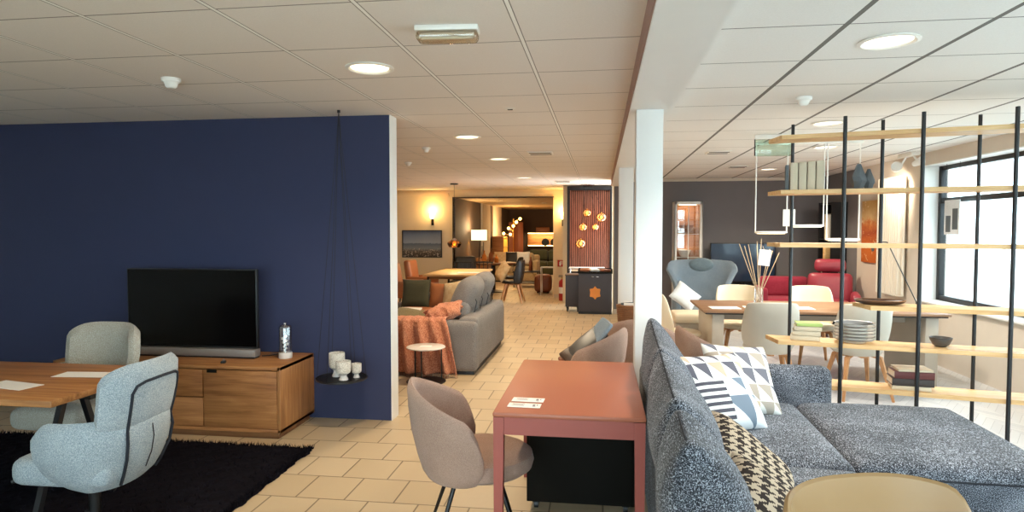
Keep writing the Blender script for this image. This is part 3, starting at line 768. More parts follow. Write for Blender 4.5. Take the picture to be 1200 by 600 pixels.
# ------------------------------------------------------------------ tweed corner sofa
def orient(o, w_, n_):
    n_ = Vector(n_).normalized(); w_ = Vector(w_); w_ = (w_ - n_ * w_.dot(n_)).normalized(); u = n_.cross(w_)
    o.rotation_euler = Matrix((w_, u, n_)).transposed().to_euler()
def sofa():
    t = thing('corner_sofa', 'large blue grey tweed corner sofa with chaise and piped cushions', 'sofa', (.245, 1.85, 0), radians(-2))
    MB().soft((.071, 1.25, .36), (.20, 2.48, .68), .05, (0, 0, 0), (0, 0, radians(2))).build('back_frame', 'tweedback', t)
    for y0, y1 in ((0.02, .44), (.46, 1.43), (1.45, 2.40)):
        y = (y0 + y1) / 2; h = (y1 - y0) / 2
        b = MB().soft((0, 0, 0), (.20, y1 - y0, .60), .085, (.05, .0, .0), n=9)
        for v in b.bm.verts:
            q = v.co.y / h; zt = max(0, v.co.z / .30)
            v.co.z += zt * ((.095 if y > 1.5 and q > 0 else .03) * abs(q) ** 5 - .02 * (1 - q * q)); v.co.x *= 1 - .72 * zt ** 2.5
        best = {}
        for v in b.bm.verts:
            k = round(v.co.y, 3)
            if k not in best or v.co.z > best[k].z: best[k] = v.co.copy()
        pp = [best[k] + Vector((0, 0, .003)) for k in sorted(best) if abs(k) < h - .055]
        pp = [Vector((0, -h + .02, pp[0].z - .015))] + pp + [Vector((0, h - .02, pp[-1].z - .015))]
        e = b.build('back_cushion', 'tweed', t, loc=(.085, y, .675), rot=(0, -.26, 0))
        MB().tube(pp, .0045, 6).build('piping', 'piping', e)
    def seat(x0, x1, y0, y1, nm='seat_cushion'):
        e = MB().soft(((x0 + x1) / 2, (y0 + y1) / 2, .375), (x1 - x0, y1 - y0, .22), .055, (.0, .0, .022), n=9).build(nm, 'tweed', t)
        return e
    seat(.20, .90, 1.27, 2.42); seat(.20, .90, .14, 1.27)
    e = seat(.90, 1.82, 1.32, 2.47, 'chaise_cushion')
    MB().tube([(.95, 1.318, .43), (1.4, 1.312, .43), (1.78, 1.318, .43)], .005, 6).build('piping', 'piping', e)
    MB().soft((1.37, 1.90, .20), (.86, 1.10, .22), .03).build('chaise_base', 'tweedback', t)
    MB().soft((.56, 1.30, .20), (.68, 2.35, .22), .03).build('base', 'tweedback', t)
    b = MB().soft((.62, 2.48, .41), (1.02, .15, .60), .065, (0, .015, .0))
    b.build('armrest', 'tweed', t)
    for x, y in ((.12, .1), (.12, 2.4), (.85, .2), (1.72, 1.42), (1.72, 2.36)): MB().bx(x - .03, x + .03, y - .03, y + .03, 0, .10, .004).build('foot', 'black', t)
sofa()
o = solo('patterned_cushion', MB().pillow(.50, .46, .15, seed=1), 'geo', 'white cushion with grey stripes and triangles leaning on sofa back', 'cushion', (.63, 3.58, .69)); orient(o, (.80, .56, -.06), (.46, -.66, .60))
o = solo('triangle_cushion', MB().pillow(.44, .44, .13, seed=2), 'geo2', 'cushion with tan and grey triangles behind the striped cushion', 'cushion', (.83, 3.92, .69)); orient(o, (.85, .45, -.15), (.38, -.75, .54))
o = solo('houndstooth_cushion', MB().pillow(.52, .44, .17, seed=3), 'hound', 'brown houndstooth cushion lying against the sofa back, larger in view', 'cushion', (.59, 2.60, .615)); orient(o, (.10, .98, .05), (.62, -.22, .76))
o = solo('houndstooth_cushion', MB().pillow(.46, .44, .16, seed=4), 'hound', 'houndstooth cushion nearest the beige shell chair, mostly cut off', 'cushion', (.58, 2.16, .60)); orient(o, (.25, .95, .05), (.60, -.25, .75))

# ------------------------------------------------------------------ shell dining chairs
def shell_chair(label, loc, rz, m='shellgrey', top_z=.90, group='shell dining chairs at the long table'):
    t = thing('shell_chair', label, 'chair', loc, rz, group)
    def top(a):
        q = a / radians(86); return top_z - .035 * q ** 2 - .30 * max(0, (q - .60) / .40) ** 2.2
    MB().shell(radians(86), .17, .235, .185, .265, top, lambda a: .415, .028, 34, .02, 2.5).build('shell', m, t)
    s = MB().lathe([(.001, -.03), (.9, -.03), (1, -.005), (.97, .02), (.85, .03), (.001, .034)], 36)
    for v in s.bm.verts: v.co = Vector((v.co.x * .23 + .06, v.co.y * .225, v.co.z + .45))
    s.build('seat', m, t)
    MB().bx(-.11, .17, -.03, .03, .385, .425, .005).bx(.0, .06, -.16, .16, .385, .425, .005).build('under_frame', 'beech', t)
    for sx, sy in ((1, 1), (1, -1), (-1, 1), (-1, -1)):
        MB().tube([(.03 + sx * .07, sy * .08, .415), (.03 + sx * .13, sy * .15, .385), (.03 + sx * .235, sy * .225, 0)], [.028, .027, .014], 4).build('leg', 'beech', t)
    return t
sh = shell_chair('grey shell chair with wooden legs, back turned, left front of long table', (1.60, 6.38, 0), radians(88))
dup(sh, (2.42, 6.40, 0), radians(95), 'grey shell chair with wooden legs, back turned, behind the plates')
x = dup(sh, (1.64, 7.92, 0), radians(-90), 'cream shell chair facing forward across table, beside the reed vase'); swap(x, {'shell': 'shellcream', 'seat': 'shellcream'})
x = dup(sh, (2.48, 7.92, 0), radians(-90), 'cream shell chair facing forward across table, in front of red recliner'); swap(x, {'shell': 'shellcream', 'seat': 'shellcream'})
x = dup(sh, (.80, 7.15, 0), radians(0), 'cream shell chair at table end, mostly behind the white pillar'); swap(x, {'shell': 'shellcream', 'seat': 'shellcream'})
shell_chair('beige leather shell chair at the bottom right, seen close', (.665, 1.41, 0), radians(-72), 'shellbeige', .985, 'nearest chair')

t = thing('long_dining_table', 'long dark wood dining table with greige slab ends', 'table', (2.22, 7.24, 0))
MB().bx(-1.17, 1.17, -.51, .51, .728, .752, .003).build('table_top', 'tablewood', t)
MB().bx(-1.15, 1.15, -.49, .49, .712, .728).build('dark_edge_strip', 'black', t)  # black strip set back under the table top
for s in (-1, 1): MB().bx(s * 1.02 - .06, s * 1.02 + .06, -.46, .46, 0, .712, .008).build('leg', 'greige', t)
MB().bx(-.96, .96, -.03, .03, .60, .70).build('stretcher', 'greige', t)
for x, y, r, lb in ((1.30, 6.98, .05, 'white place sheet at left corner of the long table'), (1.66, 7.04, -.05, 'white leaflet on long table behind the left grey chair'), (2.05, 7.05, .03, 'white leaflet on long table between the two grey chairs'), (2.92, 7.02, .04, 'white leaflet at right side of the long table')):
    solo('leaflet', MB().box((0, 0, .002), (.30, .21, .004)), 'paper', lb, 'paper', (x, y, .7525), (0, 0, r), 'leaflets on the long table')
t = thing('reed_vase', 'clear glass vase with dried reeds on the long table', 'vase', (1.72, 7.30, .752))
MB().lathe([(.001, 0), (.045, 0), (.05, .01), (.046, .19), (.052, .20), (.047, .20), (.042, .19), (.045, .012), (.001, .012)], 24).build('glass_body', 'glass', t)
random.seed(11)
for k in range(9):
    a = -.50 + 1.0 * k / 8 + random.uniform(-.05, .05); c = random.uniform(-.2, .2)
    MB().tube([(-a * .05, -c * .05, .015), (a * .42, c * .35, .68 - .12 * abs(a) + random.uniform(-.05, .06))], .004, 5).build('reed', 'reed', t)
t = thing('price_tag', 'pale blue tag hanging among the dried reeds', 'price tag', (1.755, 7.22, 1.19))
MB().box((0, 0, .085), (.12, .004, .17), .001, (0, radians(6), 0)).build('card', 'whitecush', t)
MB().tube([(0, .02, .17), (0, .08, .21)], .0015, 5).build('string', 'reed', t)

def swing_lamp(xa, za, xb, zb, y, label):
    cx, cz = (xa + xb) / 2, (za + zb) / 2; r = (xb - xa) / 2
    t = thing('pendant_lamp', label, 'pendant lamp', (cx, y, CE), 0, 'white swing pendants over the long table')
    d = MB().lathe([(.001, -.012), (r * .92, -.012), (r, -.004), (r, .006), (r * .92, .012), (.001, .012)], 36)
    d.build('shade_disc', 'whiteplastic', t, loc=(0, 0, cz - CE))
    MB().lathe([(.001, -.016), (r * .85, -.016), (r * .85, -.012), (.001, -.012)], 30).build('diffuser', 'warmlamp', t, loc=(0, 0, cz - CE))
    for s in (-1, 1): MB().tube([(s * (r - .004), 0, cz - CE), (s * (r - .004), 0, 0)], .007, 8).build('rod', 'whiteplastic', t)
    MB().box((0, 0, -.012), (2 * r + .04, .04, .024), .004).build('canopy', 'whiteplastic', t)
    light('pendant_light', 'SPOT', (cx, y, cz - .03), 6, (1, .85, .6), .06, spot=140)
swing_lamp(1.645, 1.55, 1.975, 1.55, 7.2, 'white disc pendant between two rods, left over long table')
swing_lamp(2.02, 1.62, 2.345, 1.62, 7.2, 'white disc pendant between two rods, middle and highest hung')
swing_lamp(2.37, 1.475, 2.70, 1.475, 7.2, 'white disc pendant between two rods, lowest hung, before black bookcase')
solo('hanging_label', MB().box((0, 0, 0), (.125, .006, .18), .001), 'paper', 'white label hanging beside a pendant rod behind the shelf', 'label', (1.99, 7.185, 1.705))

# ------------------------------------------------------------------ open shelf with black rods
SH = (1.28, 5.20); SA = radians(-13); CU, SU = cos(SA), sin(SA)
def shp(u, w_): return (SH[0] + CU * u + SU * w_, SH[1] + SU * u - CU * w_)
t = thing('open_shelf', 'open shelving unit of pale oak boards on black rods', 'shelf', (SH[0], SH[1], 0), SA)
LV = [2.27, 1.87, 1.48, 1.04, .76, .45]
for z in LV:
    u0 = .60 if z == 1.04 else 0
    poly = [(u0, .0), (2.1, .0), (2.1, -.245), (u0 + .085, -.245)]
    b = MB().prism(poly, z - .03, z)
    b.build('shelf_board', 'oaklight', t, ang=20)
for u in (.172, .775, 1.37, 1.95): MB().tube([(u, .012, 0), (u, .012, 2.38)], .0125, 12).build('rod', 'black', t)
for u in (.498, .975, 1.50, 1.99): MB().tube([(u, -.257, 0), (u, -.257, 2.38)], .0135, 12).build('rod', 'black', t)
def on(u, w_, z): x, y = shp(u, w_); return (x, y, z)
for k in range(4):
    z0 = 1.871
    t = thing('tall_book', ['leftmost', 'second', 'third', 'rightmost'][k] + ' of the four tall cream books on the second highest board', 'book', on(.175 + .058 * k, .13, z0), SA, 'tall cream books on the shelf')
    hgt = .196 + .003 * k
    MB().bx(-.022, .022, -.075, .075, .0, hgt, .003).build('pages', 'paper', t)
    c = MB().bx(-.026, -.021, -.08, .08, 0, hgt + .004, .001).bx(.021, .026, -.08, .08, 0, hgt + .004, .001).bx(-.026, .026, -.08, -.073, 0, hgt + .004, .002)
    c.build('cover', 'kraft', t)
solo('bookend', MB().bx(-.012, .012, -.07, .07, 0, .185, .003), 'concrete', 'dark slab bookend left of the four tall cream books', 'bookend', on(.128, .13, 1.871), (0, 0, SA))
def facet_vase(loc, label, s, rz):
    b = MB(); n = 6
    pr = [(.030, 0), (.052, .055), (.048, .085), (.016, .165), (.012, .172)]

    rg = [[(r * s * cos(2 * pi * j / n + (i % 2) * pi / n * .6), r * s * sin(2 * pi * j / n + (i % 2) * pi / n * .6), z * s) for j in range(n)] for i, (r, z) in enumerate(pr)]
    b.rings(rg)
    solo('facet_vase', b, 'concrete', label, 'vase', loc, (0, 0, rz), 'grey faceted vases on the shelf', ang=10)
facet_vase(on(.605, .13, 1.871), 'taller grey faceted vase on the second highest board', 1.05, .3)
facet_vase(on(.675, .09, 1.871), 'smaller grey faceted vase tucked behind the taller one', .85, 1.0)
# dark tray
t = thing('wooden_tray', 'low dark wooden tray on the short shelf board', 'tray', on(.76, .11, 1.041), SA)
MB().lathe([(.001, 0), (.62, 0), (.9, .012), (1, .028), (.97, .030), (.86, .017), (.5, .008), (.001, .007)], 40, sx=.165, sy=.10).build('bowl', 'leafbrown', t)
MB().lathe([(.96, .028), (1.0, .028), (1.01, .033), (.97, .034)], 40, sx=.165, sy=.10).build('rim', 'walnut', t)
# plates
for k in range(6):
    t = thing('plate', ['lowest', 'second from below', 'third from below', 'fourth from below', 'fifth from below', 'topmost'][k] + ' porcelain plate in the stack on the shelf', 'plate', on(.60, .12, .761 + .024 * k), .2 * k, 'porcelain plates stacked on the shelf')
    r = .135 if k else .128
    MB().lathe([(.001, 0), (r * .62, 0), (r * .66, .006), (r * .96, .018), (r, .021), (r * .98, .023), (r * .7, .011), (.001, .008)], 40).build('body', 'porcelain', t)
    MB().lathe([(r * .985, .0205), (r * 1.003, .0208), (r * 1.003, .0228), (r * .985, .0236)], 40).build('rim', 'rim', t)
    if k == 5: MB().lathe([(.001, .0085), (r * .66, .0115), (r * .9, .0195), (r * .9, .0205), (r * .66, .0125), (.001, .0095)], 40).build('glaze', 'concrete', t)
def book(loc, d, m, label, rz, group, tilt=0):
    t = thing('book', label, 'book', loc, rz, group); a, c, h = d
    MB().bx(-a / 2 + .004, a / 2 - .004, -c / 2 + .003, c / 2 - .004, .003, h - .003).build('pages', 'paper', t)
    MB().bx(-a / 2, a / 2, -c / 2, c / 2, 0, .003, .001).bx(-a / 2, a / 2, -c / 2, c / 2, h - .003, h, .001).bx(-a / 2, a / 2, -c / 2, -c / 2 + .004, 0, h, .001).build('cover', m, t)
    return t
z = .761; GB = 'books stacked left on the shelf'
for k, (m, a, h, lb) in enumerate((('kraft', .20, .034, 'thick cream book lowest in the left shelf stack'), ('kraft', .19, .034, 'cream book second from below in the left shelf stack'), ('kraft', .185, .034, 'cream book directly under the green book'), ('greenbook', .175, .022, 'green covered book on top of the left shelf stack'))):
    book(on(.275 + .006 * k, .12, z), (a, .15, h), m, lb, SA + .06 * k - .1, GB); z += h + .0008
z = .451; GB = 'dark books stacked on the lowest shelf'
for k, (m, a, h, lb) in enumerate((('kraft', .24, .030, 'pale book lowest in the dark book stack'), ('darkbook', .26, .050, 'thick dark book second in the low shelf stack'), ('redbook', .25, .050, 'dark red book third in the low shelf stack'), ('kraft', .22, .016, 'thin pale book on top of the dark books'))):
    book(on(.955 + .004 * k, .12, z), (a, .17, h), m, lb, SA + .05 * k, GB); z += h + .0008
t = thing('bowl', 'small black bowl at the right end of the plate shelf', 'bowl', on(1.14, .12, .761), 0)
MB().lathe([(.001, 0), (.03, 0), (.05, .015), (.068, .05), (.070, .062), (.064, .062), (.045, .02), (.001, .01)], 32).build('body', 'rim', t)
MB().lathe([(.064, .060), (.070, .0605), (.071, .064), (.065, .0645)], 32).build('rim', 'black', t)

# ------------------------------------------------------------------ right background
t = thing('display_cabinet', 'tall narrow white framed glass cabinet glowing warm on anthracite wall', 'cabinet', (1.55, 11.92, 0))
f = MB()
for s in (-1, 1): f.bx(s * .225 - .025, s * .225 + .025, -.17, -.11, 0, 2.08, .003)
f.bx(-.25, .25, -.17, .17, 2.03, 2.08, .003).bx(-.25, .25, -.17, .17, 0, .10, .003).bx(-.25, -.235, -.17, .17, .1, 2.03).bx(.235, .25, -.17, .17, .1, 2.03)
f.build('frame', 'white', t)
MB().bx(-.235, .235, .15, .17, .1, 2.03).build('back_panel', 'oak', t)
MB().bx(-.2, .2, -.135, -.13, .1, 2.03).build('glass_door', 'glass', t)
MB().bx(-.006, .006, -.15, -.136, .1, 2.03).build('glazing_bar', 'white', t)
for z in (.62, 1.08, 1.5): MB().bx(-.235, .235, -.10, .15, z - .006, z).build('glass_shelf', 'white', t)
MB().bx(-.15, .15, -.05, 0, 2.015, 2.03).build('lamp_strip', 'warmlamp', t)
light('cabinet_light', 'POINT', (1.55, 11.87, 1.9), .9, (1, .66, .36), .04)
light('cabinet_light', 'POINT', (1.55, 11.87, 1.25), .7, (1, .66, .36), .04)
solo('display_bowl', MB().lathe([(.001, 0), (.05, 0), (.10, .06), (.14, .16), (.13, .16), (.09, .07), (.001, .02)], 28), 'leather', 'brown bowl on upper glass shelf of the white cabinet', 'bowl', (1.52, 11.92, 1.501))
solo('display_bowl', MB().lathe([(.001, 0), (.05, 0), (.09, .05), (.12, .13), (.11, .13), (.08, .06), (.001, .02)], 28), 'porcelain', 'white bowl on middle glass shelf of the white cabinet', 'bowl', (1.50, 11.92, 1.081))
solo('display_bowl', MB().lathe([(.001, 0), (.07, 0), (.08, .1), (.12, .22), (.11, .22), (.07, .1), (.001, .02)], 28), 'brownleather', 'dark brown vessel on lower glass shelf of the white cabinet', 'bowl', (1.58, 11.92, .621))

t = thing('wing_chair', 'blue grey wing armchair with knitted oval headrest', 'armchair', (1.42, 9.35, 0), radians(-97))
def wtop(a): q = a / radians(84); return 1.13 - .03 * q - .10 * max(0, (q - .62) / .38) ** 2
MB().shell(radians(84), .26, .34, .36, .52, wtop, lambda a: .34 + .30 * max(0, a - .5) ** 1.2, .09, 34, .0, 2.7, 0, 1.6).build('wing_back', 'bluegrey', t)
MB().soft((.10, 0, .40), (.66, .56, .17), .06, (0, 0, .02)).build('seat', 'bluegrey', t)
for s in (-1, 1): MB().soft((.12, s * .34, .50), (.60, .13, .30), .06).build('armrest', 'bluegrey', t)
MB().ball((-.24, 0, 1.07), .10, 20, .55, 1.75, 1.0).build('headrest', 'headrest', t)
MB().tube([(.05, 0, .03), (.05, 0, .34)], .03, 14).build('column', 'chrome', t)
MB().lathe([(.001, 0), (.28, 0), (.28, .012), (.06, .03), (.001, .03)], 32, (.05, 0, 0)).build('base_plate', 'chrome', t)
o = solo('white_cushion', MB().pillow(.36, .33, .12, seed=9), 'whitecush', 'white cushion with dark underside leaning on the wing chair', 'cushion', (1.13, 8.83, .68)); orient(o, (.82, -.15, -.55), (.35, -.80, .55))
t = thing('bench_seat', 'low cream upholstered bench at the left of the long table', 'bench', (1.10, 8.15, 0), radians(3))
MB().soft((0, 0, .50), (.44, .40, .12), .04, (0, 0, .01)).build('seat', 'shellcream', t)
MB().bx(-.19, .19, -.17, .17, .08, .44, .01).build('body', 'greige', t)
MB().bx(-.17, .17, -.15, .15, 0, .08).build('plinth', 'black', t)

t = thing('low_sideboard', 'greige low sideboard under the dark blue television', 'sideboard', (2.78, 11.80, 0))
MB().bx(-.95, .95, -.22, .22, .08, .58, .006).build('body', 'greige', t)
for k in range(3): MB().bx(-.93 + .625 * k, -.93 + .625 * k + .61, -.236, -.22, .10, .56, .003).build('door', 'greige', t)
MB().bx(-.9, .9, -.18, .18, 0, .08).build('plinth', 'black', t)
t = thing('wall_television', 'dark blue reflecting television above the greige low sideboard', 'television', (2.52, 11.92, .58))
MB().bx(-.565, .565, -.02, .02, .06, .76, .005).build('bezel', 'black', t)
MB().bx(-.55, .55, -.024, -.02, .075, .745).build('screen', 'reflectscreen', t)
MB().bx(-.25, .25, -.09, .09, 0, .012, .003).bx(-.04, .04, -.015, .015, .01, .07).build('stand', 'black', t)

t = thing('recliner', 'red leather recliner with separate headrest near the window wall', 'armchair', (3.38, 10.05, 0), radians(-108))
MB().soft((-.26, 0, .66), (.20, .62, .52), .08, (.03, 0, 0), (0, -.22, 0)).build('backrest', 'redleather', t)
MB().soft((-.36, 0, 1.03), (.15, .44, .20), .07, (.02, 0, 0), (0, -.2, 0)).build('headrest', 'redleather', t)
for s in (-1, 1):
    MB().tube([(-.34, s * .12, .88), (-.36, s * .12, .98)], .012, 8).build('headrest_post', 'chrome', t)
    MB().soft((.05, s * .34, .55), (.66, .14, .18), .06, (0, 0, .03)).build('armrest', 'redleather', t)
    MB().bx(-.20, .30, s * .34 - .04, s * .34 + .04, .08, .47, .02).build('arm_panel', 'redleather', t)
MB().soft((.10, 0, .44), (.66, .54, .17), .07, (0, 0, .03)).build('seat', 'redleather', t)
MB().lathe([(.001, 0), (.30, 0), (.30, .02), (.05, .04), (.04, .36), (.001, .36)], 28).build('base', 'chrome', t)
t = thing('red_sofa', 'low red sofa mostly hidden behind the cream shell chair', 'sofa', (3.02, 10.95, 0), radians(-92))
MB().soft((-.28, 0, .62), (.18, .78, .36), .07, (.02, 0, 0)).build('backrest', 'redfab', t)
MB().soft((.05, 0, .36), (.62, .78, .22), .06, (0, 0, .02)).build('seat', 'redfab', t)
for s in (-1, 1): MB().soft((.02, s * .42, .48), (.66, .12, .34), .05).build('armrest', 'redfab', t)
MB().bx(-.3, .3, -.4, .4, .0, .26, .02).build('base', 'redfab', t)

t = thing('narrow_bookcase', 'tall narrow black bookcase beside the orange painting', 'bookcase', (3.74, 11.05, 0), radians(-80))
f = MB()
for s in (-1, 1): f.bx(s * .19 - .015, s * .19 + .015, -.13, .13, 0, 2.02)
for z in (.05, .5, 1.0, 1.42, 2.0): f.bx(-.19, .19, -.13, .13, z - .012, z + .012)
f.build('frame', 'black', t); MB().bx(-.19, .19, .115, .13, .04, 2.0).build('back_panel', 'black', t)
SBK = [('pale upright book on upper shelf of the black bookcase, wider', -.03, 1.433, .05, .40, 'kraft'), ('pale upright book on upper shelf of the black bookcase, thinner', .05, 1.433, .035, .38, 'paper'), ('tan upright book on the lower shelf of the black bookcase', -.06, 1.013, .06, .32, 'oaklight')]
for lb, dx, z, w_, h, m in SBK:
    a = radians(-80)
    book_t = thing('upright_book', lb, 'book', (3.74 + cos(a) * dx + .02 * sin(a), 11.05 + sin(a) * dx - .02 * cos(a), z), a, 'upright books in the black bookcase')
    MB().bx(-w_ / 2, w_ / 2, -.09, .08, 0, h, .003).build('cover', m, book_t)
    MB().bx(-w_ / 2 + .004, w_ / 2 - .004, .08, .084, .004, h - .004).build('pages', 'paper', book_t)

t = thing('orange_painting', 'tall orange and ochre abstract canvas on the beige wall', 'painting', (3.885, 9.93, 1.10))
MB().bx(-.014, .012, -.30, .30, 0, .90, .003).build('canvas', 'abstract', t)
MB().lathe([(.001, 0), (.055, 0), (.055, .004), (.001, .004)], 24).build('painted_disc', 'concrete', t, loc=(-.014, -.12, .22), rot=(0, -pi / 2, 0))
t = thing('radiator', 'tall cream column radiator on the beige wall by the window', 'radiator', (3.83, 9.16, 0))
for k in range(11): MB().soft((0, -.30 + .06 * k, 1.49), (.10, .045, 1.56), .02, n=3).build('column', 'radiator', t)
for z in (.76, 2.22): MB().tube([(0, -.33, z), (0, .33, z)], .022, 10).build('header_pipe', 'radiator', t)
MB().tube([(0, -.37, .74), (0, -.37, 2.24)], .018, 10).build('riser_pipe', 'radiator', t)
MB().bx(.03, .07, -.2, -.16, .9, .94).bx(.03, .07, .16, .2, 2.0, 2.04).build('bracket', 'radiator', t)
t = thing('reading_lamp', 'thin black diagonal arm lamp behind the shelf near the radiator', 'floor lamp', (3.60, 7.9, 0))
MB().lathe([(.001, 0), (.14, 0), (.14, .018), (.02, .026), (.001, .026)], 28).build('base', 'black', t)
MB().tube([(0, 0, .02), (0, 0, .74)], .010, 8).build('pole', 'black', t)
MB().tube([(0, 0, .74), (-.33, -.03, 1.41)], .006, 8).build('arm', 'black', t)
MB().tube([(-.33, -.03, 1.41), (-.345, -.03, 1.435), (-.39, -.04, 1.437), (-.43, -.05, 1.425)], .006, 8).build('hook_arm', 'black', t)
MB().lathe([(.001, .03), (.012, .03), (.03, -.02), (.027, -.02), (.001, .02)], 20).build('lamp_head', 'black', t, loc=(-.44, -.05, 1.40))
t = thing('window_poster', 'small pale picture card standing behind the window near radiator', 'poster', (4.00, 8.0, 1.52))
MB().bx(-.004, .004, -.16, .16, 0, .40, .001).build('card', 'whitecush', t)
MB().bx(-.007, -.004, -.13, -.02, .06, .3).bx(-.007, -.004, .02, .12, .03, .22).build('picture', 'concrete', t)
for yy in (-.14, .14): MB().tube([(0, yy, .40), (0, yy, .84)], .002, 5).build('cord', 'darkmetal', t)

# ------------------------------------------------------------------ middle: grey sofa with throw
t = thing('grey_sofa', 'grey fabric corner sofa with adjustable headrests and terracotta throw', 'sofa', (-2.12, 6.73, 0))
MB().soft((.0, .12, .31), (1.60, .24, .54), .05, (0, .0, .01)).build('armrest', 'greysofa', t)
MB().soft((.69, 1.02, .34), (.22, 1.90, .56), .05, (.01, 0, 0)).build('back_frame', 'greysofa', t)
MB().soft((.0, 1.92, .30), (1.60, .22, .52), .05).build('back_frame', 'greysofa', t)
MB().soft((.10, .62, .32), (.98, .76, .22), .06, (0, 0, .02)).build('seat_cushion', 'greysofa', t)
MB().soft((.10, 1.40, .32), (.98, .78, .22), .06, (0, 0, .02)).build('seat_cushion', 'greysofa', t)
MB().soft((-.58, 1.05, .32), (.42, 1.5, .20), .06, (0, 0, .02)).build('seat_cushion', 'greysofa', t)
for y in (.72, 1.50):
    MB().soft((.52, y, .60), (.20, .72, .34), .08, (.02, 0, .02), (0, .12, 0)).build('back_cushion', 'greysofa', t)
    MB().soft((.55, y, .79), (.20, .66, .45), .095, (.04, 0, .03), (0, .42, 0)).build('headrest', 'greysofa', t)
    for s in (-.18, .18): MB().tube([(.66, y + s, .58), (.70, y + s, .74), (.66, y + s, .82)], .005, 8).build('headrest_bracket', 'black', t)
MB().bx(-.75, .76, .06, 1.98, .0, .05).build('plinth', 'black', t)
def cush(name, label, size, m, loc, w_, n_, t_=.15):
    o = solo(name, MB().pillow(size[0], size[1], t_, seed=loc[0] * 7), m, label, 'cushion', loc); orient(o, w_, n_); return o
cush('green_cushion', 'dark green square cushion on far end of the grey sofa', (.40, .40), 'darkolive', (-2.52, 8.54, .70), (1, .05, 0), (.05, -.93, .3))
cush('leather_cushion', 'tan leather cushion beside the dark green cushion', (.36, .36), 'leather', (-2.16, 8.56, .67), (1, -.05, 0), (.0, -.93, .3))
cush('checked_cushion', 'cream checked cushion propped against the sofa headrest', (.40, .40), 'patch', (-1.93, 8.36, .70), (.85, -.5, .25), (-.45, -.80, .35))
cush('olive_cushion', 'olive cushion lying at left on the grey sofa beside blue wall', (.46, .40), 'olive', (-2.82, 7.45, .52), (.95, .3, .1), (-.1, -.35, .9))
cush('olive_cushion', 'olive cushion lying in the middle of the grey sofa under the throw', (.48, .40), 'olive', (-2.28, 7.48, .50), (.98, -.15, .1), (.1, -.35, .93))
cush('rust_cushion', 'rust leather cushion lying flat before the dark green cushion', (.50, .36), 'leather', (-2.42, 8.12, .485), (1, .05, 0), (0, -.15, 1), .12)
solo('white_magazine', MB().box((0, 0, .006), (.27, .19, .012), .002), 'paper', 'white magazine lying on the olive cushion of grey sofa', 'magazine', (-2.32, 7.56, .575), (.35, 0, -.1))
solo('red_blanket', MB().soft((0, 0, 0), (.42, .46, .10), .045, (0, 0, .02), n=8, wob=.02), 'redleather', 'folded red blanket at the left end of the grey sofa', 'blanket', (-2.98, 8.20, .50))
# the throw: runs over the arm and hangs down its front
PT = [(7.09, .47), (7.03, .52), (6.95, .585), (6.85, .605), (6.77, .60), (6.715, .575), (6.70, .52), (6.695, .42), (6.692, .30), (6.69, .18), (6.688, .04)]
def throwp(u, v):
    q = v * (len(PT) - 1); i = min(int(q), len(PT) - 2); f = q - i
    y = PT[i][0] * (1 - f) + PT[i + 1][0] * f; z = PT[i][1] * (1 - f) + PT[i + 1][1] * f
    hang = max(0, v - .45) / .55; topf = 1 - hang
    x = -2.72 + 1.22 * u - .10 * u * (1 - hang) - .05 * (1 - hang) * u + .06 * sin(v * 4) * (1 - u)
    fold = sin(u * 44 + 1.5 * sin(v * 3) + 3 * mnoise.noise((u * 4, v * .8, 2))) * .75 + .5 * mnoise.noise((u * 13, v * 2.0, 5)) + .25 * mnoise.noise((u * 40, v * 26, 8))
    a = .014 + .050 * hang
    y -= .026 + a * .9 + a * fold; z += topf * (.012 + .016 * abs(fold)) + (0.03 * mnoise.noise((u * 4, 0, 3)) * hang if v > .8 else 0)
    return (x, y, max(z, .012))
t = thing('throw_blanket', 'crinkled terracotta throw draped over the grey sofa arm', 'blanket', (0, 0, 0))
b = MB().grid(throwp, 120, 60); o = b.build('cloth', 'throw', t, ang=80); md = o.modifiers.new('thickness', 'SOLIDIFY'); md.thickness = .008; md.offset = 0
b = MB().soft((0, 0, 0), (.40, .26, .15), .07, (0, 0, .02), n=26)
for v in b.bm.verts:
    p = v.co; w_ = mnoise.noise((p.x * 10, p.y * 9, p.z * 9)) ; rdg = (1 - abs(sin(p.x * 16 + p.y * 9 + p.z * 30 + 2.5 * w_))) ** 2; v.co = p * (.95 + .22 * w_ + .20 * rdg)
b.build('gathered_bunch', 'throw', t, ang=80, loc=(-1.73, 6.93, .655), rot=(0, -.30, .2))
b = MB(); random.seed(2)
for k in range(70):
    u = k / 69; p = throwp(u, 1); b.tube([(p[0], p[1], p[2] + .01), (p[0] + random.uniform(-.008, .008), p[1] - .004, p[2] - .03), (p[0] + random.uniform(-.012, .012), p[1] - .003, max(.006, p[2] - .055))], .0025, 4)
b.build('fringe', 'throwpink', t)
t = thing('side_table', 'round metal side table with thin rods before the throw', 'side table', (-1.79, 6.41, 0))
MB().lathe([(.001, 0), (.20, 0), (.205, .004), (.205, .008), (.2, .012), (.001, .012)], 44).build('base_plate', 'darkmetal', t)
MB().lathe([(.001, .355), (.195, .355), (.202, .359), (.202, .366), (.195, .37), (.001, .37)], 44).build('table_top', 'marble', t)
for a in (.5, 2.6, 4.7): MB().tube([(.165 * cos(a), .165 * sin(a), .01), (.165 * cos(a), .165 * sin(a), .357)], .0075, 10).build('rod', 'darkmetal', t)
solo('price_card', MB().box((0, 0, .001), (.12, .08, .002), .0005), 'paper', 'small white card on the round side table', 'price card', (-1.79, 6.41, .3705), (0, 0, .1))

